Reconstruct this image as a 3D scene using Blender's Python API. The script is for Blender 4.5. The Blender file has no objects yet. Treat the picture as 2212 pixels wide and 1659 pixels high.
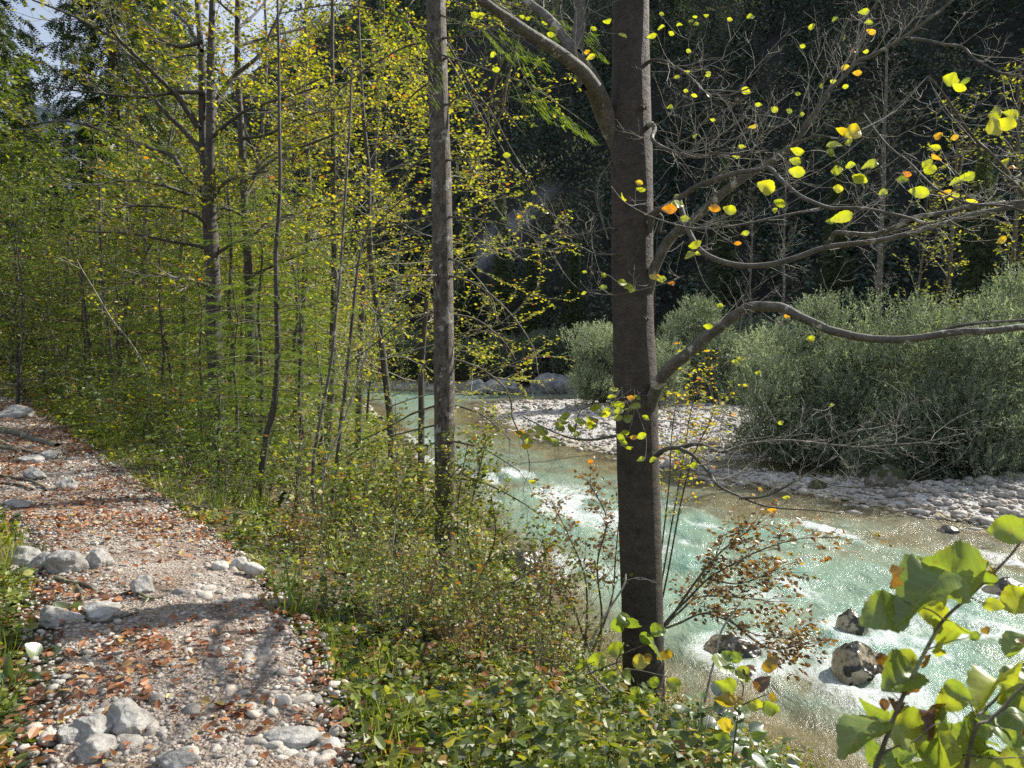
import bpy, bmesh, math
import numpy as np
from mathutils import Vector, noise as mnoise
rad = math.radians
# ---------------------------------------------------------------- camera
scene = bpy.context.scene
C = scene.collection
CAMZ = 4.8
F = 1640.0                      # focal length in units of the 2212 px wide photo
PITCH = rad(-3.8)
cam_d = bpy.data.cameras.new("camera")
cam = bpy.data.objects.new("camera", cam_d); C.objects.link(cam)
cam.location = (0, 0, CAMZ)
cam.rotation_euler = (rad(90) + PITCH, 0, 0)
cam_d.sensor_width = 36
cam_d.lens = 36 * F / 2212
cam_d.clip_start = 0.05
cam_d.clip_end = 8000
cam_d.dof.use_dof = True
cam_d.dof.focus_distance = 6.5
cam_d.dof.aperture_fstop = 7.0
scene.camera = cam
# ---------------------------------------------------------------- light
SUN_AZ = rad(57)               # to the right of the view direction (+Y)
SUN_EL = rad(38)
w = bpy.data.worlds.new("World"); scene.world = w; w.use_nodes = True
nt = w.node_tree; nt.nodes.clear()
wo = nt.nodes.new('ShaderNodeOutputWorld'); bg = nt.nodes.new('ShaderNodeBackground')
sky = nt.nodes.new('ShaderNodeTexSky'); sky.sky_type = 'NISHITA'; sky.sun_disc = False
sky.sun_elevation = SUN_EL; sky.sun_rotation = SUN_AZ
sky.air_density = 1.0; sky.dust_density = 1.5
wtc = nt.nodes.new('ShaderNodeTexCoord'); wn = nt.nodes.new('ShaderNodeTexNoise'); wn.inputs['Scale'].default_value = 2.2; wn.inputs['Detail'].default_value = 6
wr = nt.nodes.new('ShaderNodeValToRGB'); wr.color_ramp.elements[0].position = .32; wr.color_ramp.elements[1].position = .62
wr.color_ramp.elements[0].color = (.35, .35, .35, 1); wr.color_ramp.elements[1].color = (.85, .85, .85, 1)
wm = nt.nodes.new('ShaderNodeMix'); wm.data_type = 'RGBA'
nt.links.new(wtc.outputs['Generated'], wn.inputs['Vector']); nt.links.new(wn.outputs['Fac'], wr.inputs[0]); nt.links.new(wr.outputs[0], wm.inputs[0])
nt.links.new(sky.outputs[0], wm.inputs[6]); wm.inputs[7].default_value = (5.4, 6.1, 7.4, 1)
nt.links.new(wm.outputs[2], bg.inputs[0]); bg.inputs[1].default_value = 0.072
nt.links.new(bg.outputs[0], wo.inputs[0])
sd = bpy.data.lights.new("sun", 'SUN'); sd.energy = 5.0; sd.angle = rad(0.53); sd.color = (1.0, 0.95, 0.86)
so = bpy.data.objects.new("sun", sd); C.objects.link(so)
S = Vector((math.sin(SUN_AZ)*math.cos(SUN_EL), math.cos(SUN_AZ)*math.cos(SUN_EL), math.sin(SUN_EL)))
so.rotation_euler = S.to_track_quat('Z', 'Y').to_euler()
so.location = (20, 10, 30)
scene.view_settings.view_transform = 'Standard'
scene.view_settings.look = 'None'
scene.view_settings.gamma = 1.0
scene.view_settings.exposure = 0.92
cy = scene.cycles
cy.max_bounces = 6; cy.diffuse_bounces = 3; cy.glossy_bounces = 2; cy.transmission_bounces = 4
cy.transparent_max_bounces = 8; cy.caustics_reflective = False; cy.caustics_refractive = False
cy.sample_clamp_indirect = 4.0
cy.use_denoising = False
cy.use_adaptive_sampling = True; cy.adaptive_threshold = 0.012
# ---------------------------------------------------------------- helpers
R = np.random.default_rng(11)
cp, sp_ = math.cos(PITCH), math.sin(PITCH)
def P(u, v, Y):
    """photo position (2212 x 1659 frame) at real distance Y in front of the camera -> world point"""
    a = (u - 1106.0) / F; b = (829.5 - v) / F
    dy = cp - b * sp_; dz = sp_ + b * cp
    t = Y / dy
    return np.array([a * t, Y, CAMZ + dz * t])
def nrm(a):
    a = np.asarray(a, float)
    return a / np.maximum(np.linalg.norm(a, axis=-1, keepdims=True), 1e-9)
def hsh(i, j, k):
    n = (i * 374761393 + j * 668265263 + k * 2147483647) & 0xffffffff
    n = ((n ^ (n >> 13)) * 1274126177) & 0xffffffff
    return ((n ^ (n >> 16)) & 0xffff) / 65535.0
def vnoise(x, y, z=0.0):
    x = np.asarray(x, float); y = np.asarray(y, float); z = np.asarray(z, float) + x * 0
    xi, yi, zi = np.floor(x).astype(np.int64), np.floor(y).astype(np.int64), np.floor(z).astype(np.int64)
    fx, fy, fz = x - xi, y - yi, z - zi
    fx, fy, fz = [f * f * (3 - 2 * f) for f in (fx, fy, fz)]
    r = 0
    for a in (0, 1):
        for b in (0, 1):
            for c in (0, 1):
                r = r + hsh(xi + a, yi + b, zi + c) * (fx if a else 1 - fx) * (fy if b else 1 - fy) * (fz if c else 1 - fz)
    return r
def fbm(x, y, z=0.0, o=4):
    s = 0; a = 0.5; t = 0
    for i in range(o):
        s = s + a * vnoise(x, y, z + i * 7.3); t += a; a *= .5
        x = np.asarray(x) * 2.03; y = np.asarray(y) * 2.03; z = np.asarray(z) * 2.03
    return s / t
def sstep(a, b, x):
    t = np.clip((np.asarray(x, float) - a) / (b - a), 0, 1); return t * t * (3 - 2 * t)
def mk(name, V, faces, mat, parent=None, smooth=False, attrs=None, origin=None):
    """faces: int array (n,k) or a list of such arrays"""
    V = np.asarray(V, np.float32).reshape(-1, 3)
    if parent is not None: V = V - np.array(parent.location, np.float32)
    elif origin is not None: V = V - np.asarray(origin, np.float32)
    if not isinstance(faces, list): faces = [faces]
    faces = [np.asarray(f, np.int32) for f in faces if len(f)]
    me = bpy.data.meshes.new(name)
    me.vertices.add(len(V)); me.vertices.foreach_set('co', V.ravel())
    nl = sum(f.size for f in faces); npol = sum(len(f) for f in faces)
    me.loops.add(nl); me.polygons.add(npol)
    me.loops.foreach_set('vertex_index', np.concatenate([f.ravel() for f in faces]))
    tot = np.concatenate([np.full(len(f), f.shape[1], np.int32) for f in faces])
    st = np.concatenate([[0], np.cumsum(tot)[:-1]]).astype(np.int32)
    me.polygons.foreach_set('loop_start', st)
    me.polygons.foreach_set('use_smooth', np.full(npol, bool(smooth)))
    for k, a in (attrs or {}).items():
        at = me.attributes.new(k, 'FLOAT', 'POINT'); at.data.foreach_set('value', np.asarray(a, np.float32).ravel())
    me.update(calc_edges=True); me.validate()
    me.materials.append(mat)
    o = bpy.data.objects.new(name, me); C.objects.link(o)
    if parent is not None: o.parent = parent
    elif origin is not None: o.location = [float(q) for q in origin]
    return o
def tag(o, label=None, cat=None, group=None, kind=None):
    if label: o['label'] = label
    if cat: o['category'] = cat
    if group: o['group'] = group
    if kind: o['kind'] = kind
    return o
def thing(name, label, cat, loc=(0, 0, 0), group=None):
    o = bpy.data.objects.new(name, None); C.objects.link(o)
    o.location = [float(q) for q in loc]; o.empty_display_size = 0.2
    return tag(o, label, cat, group)
def dup(root, loc, rotz=0.0, scale=1.0, label=None, group=None, tilt=(0, 0)):
    r = root.copy(); C.objects.link(r); r.location = [float(q) for q in loc]
    r.rotation_euler = (tilt[0], tilt[1], rotz); r.scale = (scale,) * 3 if not isinstance(scale, tuple) else scale
    if label: r['label'] = label
    if group: r['group'] = group
    for ch in list(root.children):
        c = ch.copy(); C.objects.link(c); c.parent = r
        for g in ch.children:
            d = g.copy(); C.objects.link(d); d.parent = c
    return r
# ---------------------------------------------------------------- materials
def newmat(name):
    m = bpy.data.materials.new(name); m.use_nodes = True
    n = m.node_tree; n.nodes.clear()
    out = n.nodes.new('ShaderNodeOutputMaterial')
    return m, n, out
def ramp(n, stops, interp='LINEAR'):
    r = n.nodes.new('ShaderNodeValToRGB'); r.color_ramp.interpolation = interp
    e = r.color_ramp.elements
    while len(e) < len(stops): e.new(0.5)
    for i, (p, c) in enumerate(stops):
        e[i].position = p; e[i].color = (*c, 1)
    return r
def texnoise(n, scale, detail=4, rough=.55, coord=None, dist=0):
    t = n.nodes.new('ShaderNodeTexNoise'); t.inputs['Scale'].default_value = scale
    t.inputs['Detail'].default_value = detail; t.inputs['Roughness'].default_value = rough
    t.inputs['Distortion'].default_value = dist
    if coord is not None: n.links.new(coord, t.inputs['Vector'])
    return t
def attr(n, name):
    a = n.nodes.new('ShaderNodeAttribute'); a.attribute_name = name; return a
def math_(n, op, a, b=None, clamp=False):
    m = n.nodes.new('ShaderNodeMath'); m.operation = op; m.use_clamp = clamp
    for i, q in enumerate((a, b)):
        if q is None: continue
        if isinstance(q, (int, float)): m.inputs[i].default_value = q
        else: n.links.new(q, m.inputs[i])
    return m.outputs[0]
def mixc(n, fac, a, b, mode='MIX'):
    m = n.nodes.new('ShaderNodeMix'); m.data_type = 'RGBA'; m.blend_type = mode
    for s, q in ((m.inputs[0], fac), (m.inputs[6], a), (m.inputs[7], b)):
        if isinstance(q, (int, float)): s.default_value = q
        elif isinstance(q, tuple): s.default_value = (*q, 1)
        else: n.links.new(q, s)
    return m.outputs[2]
def bump(n, h, strength=.5, dist=.01):
    b = n.nodes.new('ShaderNodeBump'); b.inputs['Strength'].default_value = strength
    b.inputs['Distance'].default_value = dist; n.links.new(h, b.inputs['Height']); return b.outputs[0]
def coord(n, which='Object'):
    return n.nodes.new('ShaderNodeTexCoord').outputs[which]
def leafmat(name, stops, trans=.45, tmul=(1.5, 1.35, .6), gloss=.08, rough=.4, veins=False):
    m, n, out = newmat(name)
    t = attr(n, 'tint')
    r = ramp(n, stops); n.links.new(t.outputs['Fac'], r.inputs[0])
    col = r.outputs[0]
    nrmsock = None
    if veins:
        lx = attr(n, 'lx'); ly = attr(n, 'ly')
        ax = math_(n, 'ABSOLUTE', lx.outputs['Fac'])
        q = math_(n, 'SUBTRACT', ly.outputs['Fac'], math_(n, 'MULTIPLY', ax, .75))
        s = math_(n, 'ABSOLUTE', math_(n, 'SINE', math_(n, 'MULTIPLY', q, 26.0)))
        vein = math_(n, 'LESS_THAN', s, .16)
        mid = math_(n, 'LESS_THAN', ax, .014)
        vv = math_(n, 'MAXIMUM', vein, mid)
        spots = texnoise(n, 55, 3, .6, coord(n))
        mo = texnoise(n, 18, 4, .7, coord(n)); col = mixc(n, 1.0, col, mixc(n, mo.outputs['Fac'], (.6, .68, .6), (1.35, 1.25, 1.1)), 'MULTIPLY')
        rs = ramp(n, [(.56, (0, 0, 0)), (.64, (1, 1, 1))]); n.links.new(spots.outputs['Fac'], rs.inputs[0])
        col = mixc(n, math_(n, 'MULTIPLY', rs.outputs[0], .35), col, (.22, .13, .03))
        col = mixc(n, math_(n, 'MULTIPLY', vv, .30), col, (.34, .40, .12))
        nrmsock = bump(n, s, .12, .002)
    dif = n.nodes.new('ShaderNodeBsdfDiffuse'); n.links.new(col, dif.inputs[0])
    tr = n.nodes.new('ShaderNodeBsdfTranslucent'); n.links.new(mixc(n, 1.0, col, tmul, 'MULTIPLY'), tr.inputs[0])
    gl = n.nodes.new('ShaderNodeBsdfGlossy'); gl.inputs['Roughness'].default_value = rough
    gl.inputs[0].default_value = (1, 1, 1, 1)
    if nrmsock is not None:
        for s_ in (dif, gl): n.links.new(nrmsock, s_.inputs['Normal'])
    m1 = n.nodes.new('ShaderNodeMixShader'); m1.inputs[0].default_value = trans
    n.links.new(dif.outputs[0], m1.inputs[1]); n.links.new(tr.outputs[0], m1.inputs[2])
    m2 = n.nodes.new('ShaderNodeMixShader'); m2.inputs[0].default_value = gloss
    n.links.new(m1.outputs[0], m2.inputs[1]); n.links.new(gl.outputs[0], m2.inputs[2])
    n.links.new(m2.outputs[0], out.inputs[0])
    return m
def barkmat(name, c1, c2, lichen=None, lich_amt=.62, sc=14, stretch=(1, 1, .25), bstr=.6, bdist=.01, moss=None, band=False):
    m, n, out = newmat(name)
    co = coord(n)
    mp = n.nodes.new('ShaderNodeMapping'); mp.inputs['Scale'].default_value = stretch; n.links.new(co, mp.inputs[0])
    a = texnoise(n, sc, 6, .65, mp.outputs[0]); b = texnoise(n, sc * 5, 4, .7, mp.outputs[0])
    h = math_(n, 'ADD', a.outputs['Fac'], math_(n, 'MULTIPLY', b.outputs['Fac'], .5))
    r = ramp(n, [(.35, c1), (.75, c2)]); n.links.new(a.outputs['Fac'], r.inputs[0])
    r2 = ramp(n, [(.3, (.6, .6, .6)), (.7, (1.3, 1.3, 1.3))]); n.links.new(b.outputs['Fac'], r2.inputs[0])
    col = mixc(n, 1.0, r.outputs[0], r2.outputs[0], 'MULTIPLY')
    if band:
        mb = n.nodes.new('ShaderNodeMapping'); mb.inputs['Scale'].default_value = (1.2, 1.2, 14); n.links.new(co, mb.inputs[0])
        nb_ = texnoise(n, 2.2, 5, .7, mb.outputs[0], .4); rb = ramp(n, [(.3, (.85, .85, .85)), (.5, (1, 1, 1)), (.72, (1.15, 1.13, 1.1))]); n.links.new(nb_.outputs['Fac'], rb.inputs[0]); col = mixc(n, 1.0, col, rb.outputs[0], 'MULTIPLY')
        big_ = texnoise(n, 1.1, 5, .6, co); rg_ = ramp(n, [(.35, (.7, .75, .62)), (.65, (1.3, 1.2, 1.12))]); n.links.new(big_.outputs['Fac'], rg_.inputs[0]); col = mixc(n, 1.0, col, rg_.outputs[0], 'MULTIPLY')
        h = math_(n, 'ADD', h, math_(n, 'MULTIPLY', nb_.outputs['Fac'], .25))
    if lichen:
        l = texnoise(n, 7, 5, .7, co); rl = ramp(n, [(lich_amt, (0, 0, 0)), (lich_amt + .03, (1, 1, 1))])
        n.links.new(l.outputs['Fac'], rl.inputs[0]); col = mixc(n, math_(n, 'MULTIPLY', rl.outputs[0], .8), col, lichen)
    if moss:
        l = texnoise(n, 5, 5, .7, co); rl = ramp(n, [(.42, (0, 0, 0)), (.55, (1, 1, 1))])
        n.links.new(l.outputs['Fac'], rl.inputs[0]); col = mixc(n, rl.outputs[0], col, moss)
    p = n.nodes.new('ShaderNodeBsdfPrincipled'); n.links.new(col, p.inputs['Base Color'])
    p.inputs['Roughness'].default_value = .75
    n.links.new(bump(n, h, bstr, bdist), p.inputs['Normal'])
    n.links.new(p.outputs[0], out.inputs[0])
    return m
def stonemat(name, base, dark, sc=9, bstr=.6, tint=True, moss=None, wet=False, mossamt=.5, speck=None):
    m, n, out = newmat(name)
    co = coord(n)
    a = texnoise(n, sc, 6, .6, co); b = texnoise(n, sc * 6, 5, .7, co)
    r = ramp(n, [(.3, dark), (.6, base)]); n.links.new(a.outputs['Fac'], r.inputs[0])
    col = r.outputs[0]
    r3 = ramp(n, [(.35, (.7, .7, .7)), (.65, (1.12, 1.12, 1.12))]); n.links.new(b.outputs['Fac'], r3.inputs[0])
    col = mixc(n, 1.0, col, r3.outputs[0], 'MULTIPLY')
    if tint:
        t = attr(n, 'tint'); r2 = ramp(n, [(0, (.5, .48, .45)), (.25, (.8, .78, .74)), (.8, (1.05, 1.04, 1.0)), (.96, (1.0, .86, .74))])
        n.links.new(t.outputs['Fac'], r2.inputs[0]); col = mixc(n, 1.0, col, r2.outputs[0], 'MULTIPLY')
    if moss:
        g = n.nodes.new('ShaderNodeNewGeometry'); sx = n.nodes.new('ShaderNodeSeparateXYZ'); n.links.new(g.outputs['Normal'], sx.inputs[0])
        l = texnoise(n, sc * .6, 5, .7, co)
        s_ = math_(n, 'ADD', l.outputs['Fac'], math_(n, 'MULTIPLY', sx.outputs['Z'], .18))
        rl = ramp(n, [(mossamt, (0, 0, 0)), (mossamt + .06, (1, 1, 1))])
        n.links.new(s_, rl.inputs[0]); col = mixc(n, rl.outputs[0], col, moss)
    p = n.nodes.new('ShaderNodeBsdfPrincipled'); n.links.new(col, p.inputs['Base Color'])
    p.inputs['Roughness'].default_value = .28 if wet else .8
    h = math_(n, 'ADD', a.outputs['Fac'], math_(n, 'MULTIPLY', b.outputs['Fac'], .4))
    n.links.new(bump(n, h, bstr, .03), p.inputs['Normal'])
    n.links.new(p.outputs[0], out.inputs[0])
    return m
M = {}
M['yellow'] = leafmat('yellow_beech_leaf', [(0, (.05, .08, .012)), (.3, (.14, .18, .022)), (.6, (.40, .39, .035)), (.88, (.56, .46, .035)), (.97, (.50, .17, .02))], trans=.55, tmul=(1.35, 1.3, .5), gloss=.035, rough=.5)
M['bigyellow'] = leafmat('big_beech_leaf', [(0, (.10, .16, .02)), (.35, (.36, .42, .03)), (.7, (.55, .52, .04)), (.88, (.58, .33, .02)), (1, (.42, .09, .015))], trans=.6, tmul=(1.35, 1.3, .4), gloss=.06, veins=True)
M['green'] = leafmat('green_leaf', [(0, (.03, .055, .012)), (.4, (.08, .13, .02)), (.75, (.17, .22, .03)), (.93, (.32, .33, .04)), (1, (.28, .12, .03))], trans=.48, tmul=(1.8, 1.7, .6), gloss=.035, rough=.5)
M['herb'] = leafmat('herb_leaf', [(0, (.03, .05, .012)), (.35, (.085, .13, .022)), (.7, (.21, .25, .04)), (.9, (.40, .38, .09)), (1, (.26, .12, .04))], trans=.45, tmul=(1.6, 1.5, .5), gloss=.035, rough=.5)
M['hazel'] = leafmat('hazel_leaf', [(0, (.06, .12, .02)), (.4, (.20, .28, .06)), (.75, (.40, .44, .05)), (.9, (.50, .40, .06)), (1, (.12, .045, .025))], trans=.5, tmul=(1.5, 1.45, .5), gloss=.05, veins=True)
M['willow'] = leafmat('willow_leaf', [(0, (.055, .078, .045)), (.5, (.18, .22, .14)), (1, (.42, .46, .32))], trans=.38, tmul=(1.25, 1.35, .8), gloss=.06, rough=.5)
M['dogwood'] = leafmat('dogwood_leaf', [(0, (.07, .06, .02)), (.35, (.18, .11, .045)), (.6, (.28, .15, .05)), (.85, (.20, .20, .035)), (1, (.38, .28, .05))], trans=.45, tmul=(1.6, 1.3, .5), gloss=.05)
M['needle'] = leafmat('spruce_needle', [(0, (.018, .032, .011)), (.6, (.05, .08, .018)), (1, (.13, .16, .035))], trans=.35, tmul=(1.8, 1.8, .5), gloss=.03)
M['needle_young'] = leafmat('young_spruce_needle', [(0, (.04, .08, .015)), (.6, (.12, .19, .03)), (1, (.25, .31, .05))], trans=.42, tmul=(1.7, 1.7, .5), gloss=.03)
M['wood'] = leafmat('slope_foliage', [(0, (.030, .054, .048)), (.5, (.085, .118, .085)), (.8, (.17, .18, .09)), (1, (.21, .16, .12))], trans=.2, gloss=.02)  # bluish lift in these leaf colours stands for hazy air
M['litter'] = leafmat('dead_leaf', [(0, (.10, .04, .018)), (.5, (.28, .12, .055)), (.85, (.42, .20, .10)), (1, (.38, .31, .09))], trans=.15, tmul=(1.4, 1.1, .6), gloss=.03)
M['grass'] = leafmat('grass_blade', [(0, (.05, .09, .015)), (.5, (.16, .22, .035)), (.85, (.32, .34, .08)), (1, (.46, .40, .20))], trans=.4, tmul=(1.5, 1.5, .5), gloss=.04)
M['beechbark'] = barkmat('beech_bark', (.034, .027, .022), (.085, .069, .056), (.30, .29, .24), .685, 12, (1, 1, 1.1), 1.0, .018, band=True)
M['limbbark'] = barkmat('beech_limb_bark', (.07, .063, .048), (.19, .172, .135), (.48, .46, .37), .58, 14, (1, 1, 1), 1.0, .012)
M['sprucebark'] = barkmat('spruce_bark', (.04, .032, .025), (.26, .215, .17), (.42, .41, .37), .58, 22, (1, 1, .45), 1.0, .03)  # pale tone covers bark plates and painted sunlit patches
M['darkbark'] = barkmat('dark_bark', (.035, .03, .025), (.12, .105, .085), (.25, .24, .2), .63, 12, (1, 1, .4), .8, .01)
M['mossbark'] = barkmat('mossy_bark', (.04, .03, .02), (.10, .08, .055), None, .6, 20, (1, 1, .5), 1.0, .02, moss=(.05, .055, .012))
M['twig'] = barkmat('twig_bark', (.20, .18, .14), (.46, .43, .36), None, .6, 10, (1, 1, 1), .3, .003)
M['deadtwig'] = barkmat('dead_twig_bark', (.06, .05, .035), (.17, .14, .09), (.26, .27, .13), .56, 10, (1, 1, 1), .5, .004)
M['herbstem'] = barkmat('green_stalk', (.06, .09, .02), (.14, .18, .05), None, .6, 10, (1, 1, 1), .2, .002)
M['limestone'] = stonemat('white_limestone', (.53, .50, .455), (.31, .285, .255))
M['greyrock'] = stonemat('grey_limestone', (.40, .385, .35), (.24, .225, .20), 5, 1.0, tint=False)
M['whiterock'] = stonemat('pale_rock', (.56, .54, .48), (.36, .34, .29), 4, 1.0, tint=False)
M['mossrock'] = stonemat('mossy_rock', (.22, .20, .17), (.10, .09, .075), 4, 1.0, tint=False, moss=(.035, .045, .008), mossamt=.52)
M['wetrock'] = stonemat('wet_rock', (.50, .44, .33), (.30, .22, .13), 1.3, 1.0, tint=False, moss=(.02, .018, .01), wet=True, mossamt=.55)
M['farrock'] = stonemat('far_rock', (.34, .34, .33), (.12, .12, .12), 1.6, 1.2, tint=False, moss=(.04, .045, .02), mossamt=.72)
# ---------------------------------------------------------------- terrain
NB = np.array([(14, -8), (6.5, 3), (3.1, 7.9), (1, 11), (0, 15), (-4, 28), (-9, 49), (-16, 66), (-34, 82), (-70, 100)], float)
FB = np.array([(60, -30), (24, 8), (15, 14), (12, 17.9), (10, 20.7), (7.2, 23.9), (5.6, 27), (2.2, 34), (-.6, 40), (-1.7, 48), (-1.2, 52), (1, 54), (8, 54.5), (15, 52), (40, 50)], float)
FL = np.array([(-90, 118), (-42, 98), (-22, 78), (-12, 66), (0, 62.5), (10, 59), (18, 50), (26, 36), (34, 26), (52, 6), (70, -20)], float)
MF = np.array([(-140, 140), (-60, 108), (-26, 87), (0, 75), (14, 68), (28, 56), (42, 38), (56, 12), (70, -20)], float)
PC = np.array([(-.2, -1.5), (-.6, 1.0), (-1.22, 2.8), (-1.92, 4.2), (-3.05, 5.9), (-4.9, 8), (-7.6, 11.6), (-11.3, 16.2), (-15.5, 19.5), (-23, 23)], float)
PW = .58
def pwf(y): return np.interp(y, [2, 3.4, 5, 20], [.44, .53, .60, .58])
def sdist(x, y, poly):
    """distance to an open polyline, positive on its left-hand side"""
    x = np.asarray(x, float); y = np.asarray(y, float)
    best = np.full(x.shape, 1e9); sg = np.ones(x.shape)
    for (ax, ay), (bx, by) in zip(poly[:-1], poly[1:]):
        dx, dy = bx - ax, by - ay; L2 = dx * dx + dy * dy
        t = np.clip(((x - ax) * dx + (y - ay) * dy) / L2, 0, 1)
        ex, ey = x - ax - t * dx, y - ay - t * dy
        d = np.hypot(ex, ey); cr = dx * (y - ay) - dy * (x - ax)
        k = d < best - 1e-9
        sg = np.where(k, np.sign(cr), sg); best = np.where(k, d, best)
    return best * sg
def d_near(x, y): return sdist(x, y, NB)
def d_bar(x, y): return -sdist(x, y, FB)
def d_far(x, y): return sdist(x, y, FL[::-1])*-1
def prof(d, xs, zs): return np.interp(d, xs, zs)
def ground(x, y):
    x = np.asarray(x, float); y = np.asarray(y, float)
    dn, db, dm = d_near(x, y), d_bar(x, y), sdist(x, y, MF)
    df = sdist(x, y, FL)
    hn = prof(dn, [-60, -4, -1.5, 0, .8, 2.8, 4.6, 5.7, 6.2, 11, 30, 60, 140], [-1.2, -.9, -.5, 0, .38, 1.6, 2.75, 3.15, 3.2, 3.3, 6, 11, 20])
    dp = np.abs(sdist(x, y, PC))
    hn = hn + sstep(1.2, 3.5, dp) * (fbm(x * .5, y * .5, 3) - .5) * .5 * sstep(.5, 3, dn)
    hn = hn + sstep(.75, 1.2, dp) * np.where(sdist(x, y, PC) > 0, .16, .03) * (y > 1)
    hb = prof(db, [-30, -5, -2, 0, 2, 6, 40], [-1.3, -.55, -.22, 0, .22, .45, .9])
    hb = hb + sstep(0, 2, db) * (fbm(x * .35, y * .35, 9) - .5) * .5
    # shallow side channel between the bar and the willows
    ch = np.abs(sdist(x, y, np.array([(8.5, 27.5), (13, 24.5), (17, 25.5), (24, 26)], float)))
    hb = hb - .55 * (1 - sstep(.6, 2.2, ch))
    hf = prof(df, [-40, -5, 0, 2, 8], [-1.2, -.9, 0, .7, 1.2])
    h = np.maximum(np.maximum(hn, hb), hf)
    h = h + np.where((dn < 0) & (db < 0), (fbm(x * .8, y * .8, 1) - .5) * .35, 0)
    return h
def orient_check():
    assert d_near(-5, 8) > 0 and d_near(5, 20) < 0
    assert d_bar(12, 30) > 0 and d_bar(0, 25) < 0
    assert sdist(0, 70, FL) > 0 or True
# sign fixes: make every distance positive on its land side
_s = [np.sign(sdist(-8., 8., NB)), np.sign(sdist(14., 30., FB)), np.sign(sdist(0., 70., FL)), np.sign(sdist(0., 100., MF))]
NBs, FBs, FLs, MFs = [p if s > 0 else p[::-1] for p, s in zip((NB, FB, FL, MF), _s)]
NB, FB, FL, MF = NBs, FBs, FLs, MFs
def d_bar(x, y): return sdist(x, y, FB)
def grid_lines(lo, hi, c, d0, g):
    a = [c]; s = d0
    while a[-1] < hi: a.append(a[-1] + s); s *= g
    b = [c]; s = d0
    while b[-1] > lo: b.append(b[-1] - s); s *= g
    return np.array(sorted(set(a + b)))
def sheet(gx, gy, hf):
    X, Y = np.meshgrid(gx, gy); Z = hf(X, Y)
    V = np.stack([X, Y, Z], -1).reshape(-1, 3)
    ny, nx = X.shape
    i = np.arange(nx - 1)[None] + np.arange(ny - 1)[:, None] * nx
    Fc = np.stack([i, i + 1, i + nx + 1, i + nx], -1).reshape(-1, 4)
    return V, Fc
# ground material: forest floor, bank soil, river bed and shingle by real position
def groundmat():
    m, n, out = newmat('ground_soil')
    co = coord(n)
    g = attr(n, 'gravel')
    a = texnoise(n, 3, 6, .65, co); b = texnoise(n, 30, 5, .7, co)
    r = ramp(n, [(.3, (.045, .032, .02)), (.5, (.10, .075, .045)), (.62, (.07, .08, .025)), (.75, (.14, .09, .05))]); n.links.new(a.outputs['Fac'], r.inputs[0])
    vo = n.nodes.new('ShaderNodeTexVoronoi'); vo.inputs['Scale'].default_value = 11; n.links.new(co, vo.inputs['Vector'])
    vo2 = n.nodes.new('ShaderNodeTexVoronoi'); vo2.inputs['Scale'].default_value = 26; n.links.new(co, vo2.inputs['Vector'])
    sepc = n.nodes.new('ShaderNodeSeparateColor'); n.links.new(vo.outputs['Color'], sepc.inputs[0])
    rg = ramp(n, [(0, (.34, .32, .29)), (.5, (.50, .485, .45)), (1, (.62, .60, .57))]); n.links.new(sepc.outputs[0], rg.inputs[0])
    ed = ramp(n, [(.0, (1.1, 1.1, 1.1)), (.5, (.95, .95, .95)), (.8, (.55, .55, .55))]); n.links.new(vo.outputs['Distance'], ed.inputs[0])
    gc = mixc(n, 1., rg.outputs[0], ed.outputs[0], 'MULTIPLY')
    # river bed: algae-browned stones
    bedf = attr(n, 'bed')
    rb = ramp(n, [(.35, (.20, .145, .06)), (.5, (.36, .29, .15)), (.65, (.46, .42, .30))]); n.links.new(a.outputs['Fac'], rb.inputs[0])
    gc = mixc(n, bedf.outputs['Fac'], gc, mixc(n, 1., rb.outputs[0], ed.outputs[0], 'MULTIPLY'))
    col = mixc(n, g.outputs['Fac'], mixc(n, .25, r.outputs[0], b.outputs['Color'], 'OVERLAY'), gc)
    p = n.nodes.new('ShaderNodeBsdfPrincipled'); n.links.new(col, p.inputs['Base Color']); p.inputs['Roughness'].default_value = .9
    inv = math_(n, 'SUBTRACT', 1.0, vo.outputs['Distance'])
    h = math_(n, 'ADD', math_(n, 'MULTIPLY', inv, g.outputs['Fac']), math_(n, 'MULTIPLY', b.outputs['Fac'], .5))
    h = math_(n, 'ADD', h, math_(n, 'MULTIPLY', vo2.outputs['Distance'], -.3))
    n.links.new(bump(n, h, .9, .05), p.inputs['Normal'])
    n.links.new(p.outputs[0], out.inputs[0]); return m
M['ground'] = groundmat()
gx = grid_lines(-1200, 1200, 0, .16, 1.022); gy = grid_lines(-60, 2500, 9, .16, 1.02)
def gfull(x, y):
    h = ground(x, y)
    dm = sdist(x, y, MF)
    # the valley floor passes below the foot of the slope
    return h - sstep(1, 6, dm) * 2.5
V, Fc = sheet(gx, gy, gfull)
dn = d_near(V[:, 0], V[:, 1]); db = d_bar(V[:, 0], V[:, 1]); wet = (dn < .1)
grav = np.where(dn < .05, 1.0, 1 - sstep(.0, .7, dn + (fbm(V[:, 0] * 2, V[:, 1] * 2) - .5)))
grav = np.where(sdist(V[:, 0], V[:, 1], FL) > 1.5, 0, grav)
bed = sstep(.12, -.08, V[:, 2]) if False else 1 - sstep(-.05, .15, V[:, 2])
tag(mk('ground', V, Fc, M['ground'], smooth=True, attrs={'gravel': grav, 'bed': bed}), kind='structure')
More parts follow.
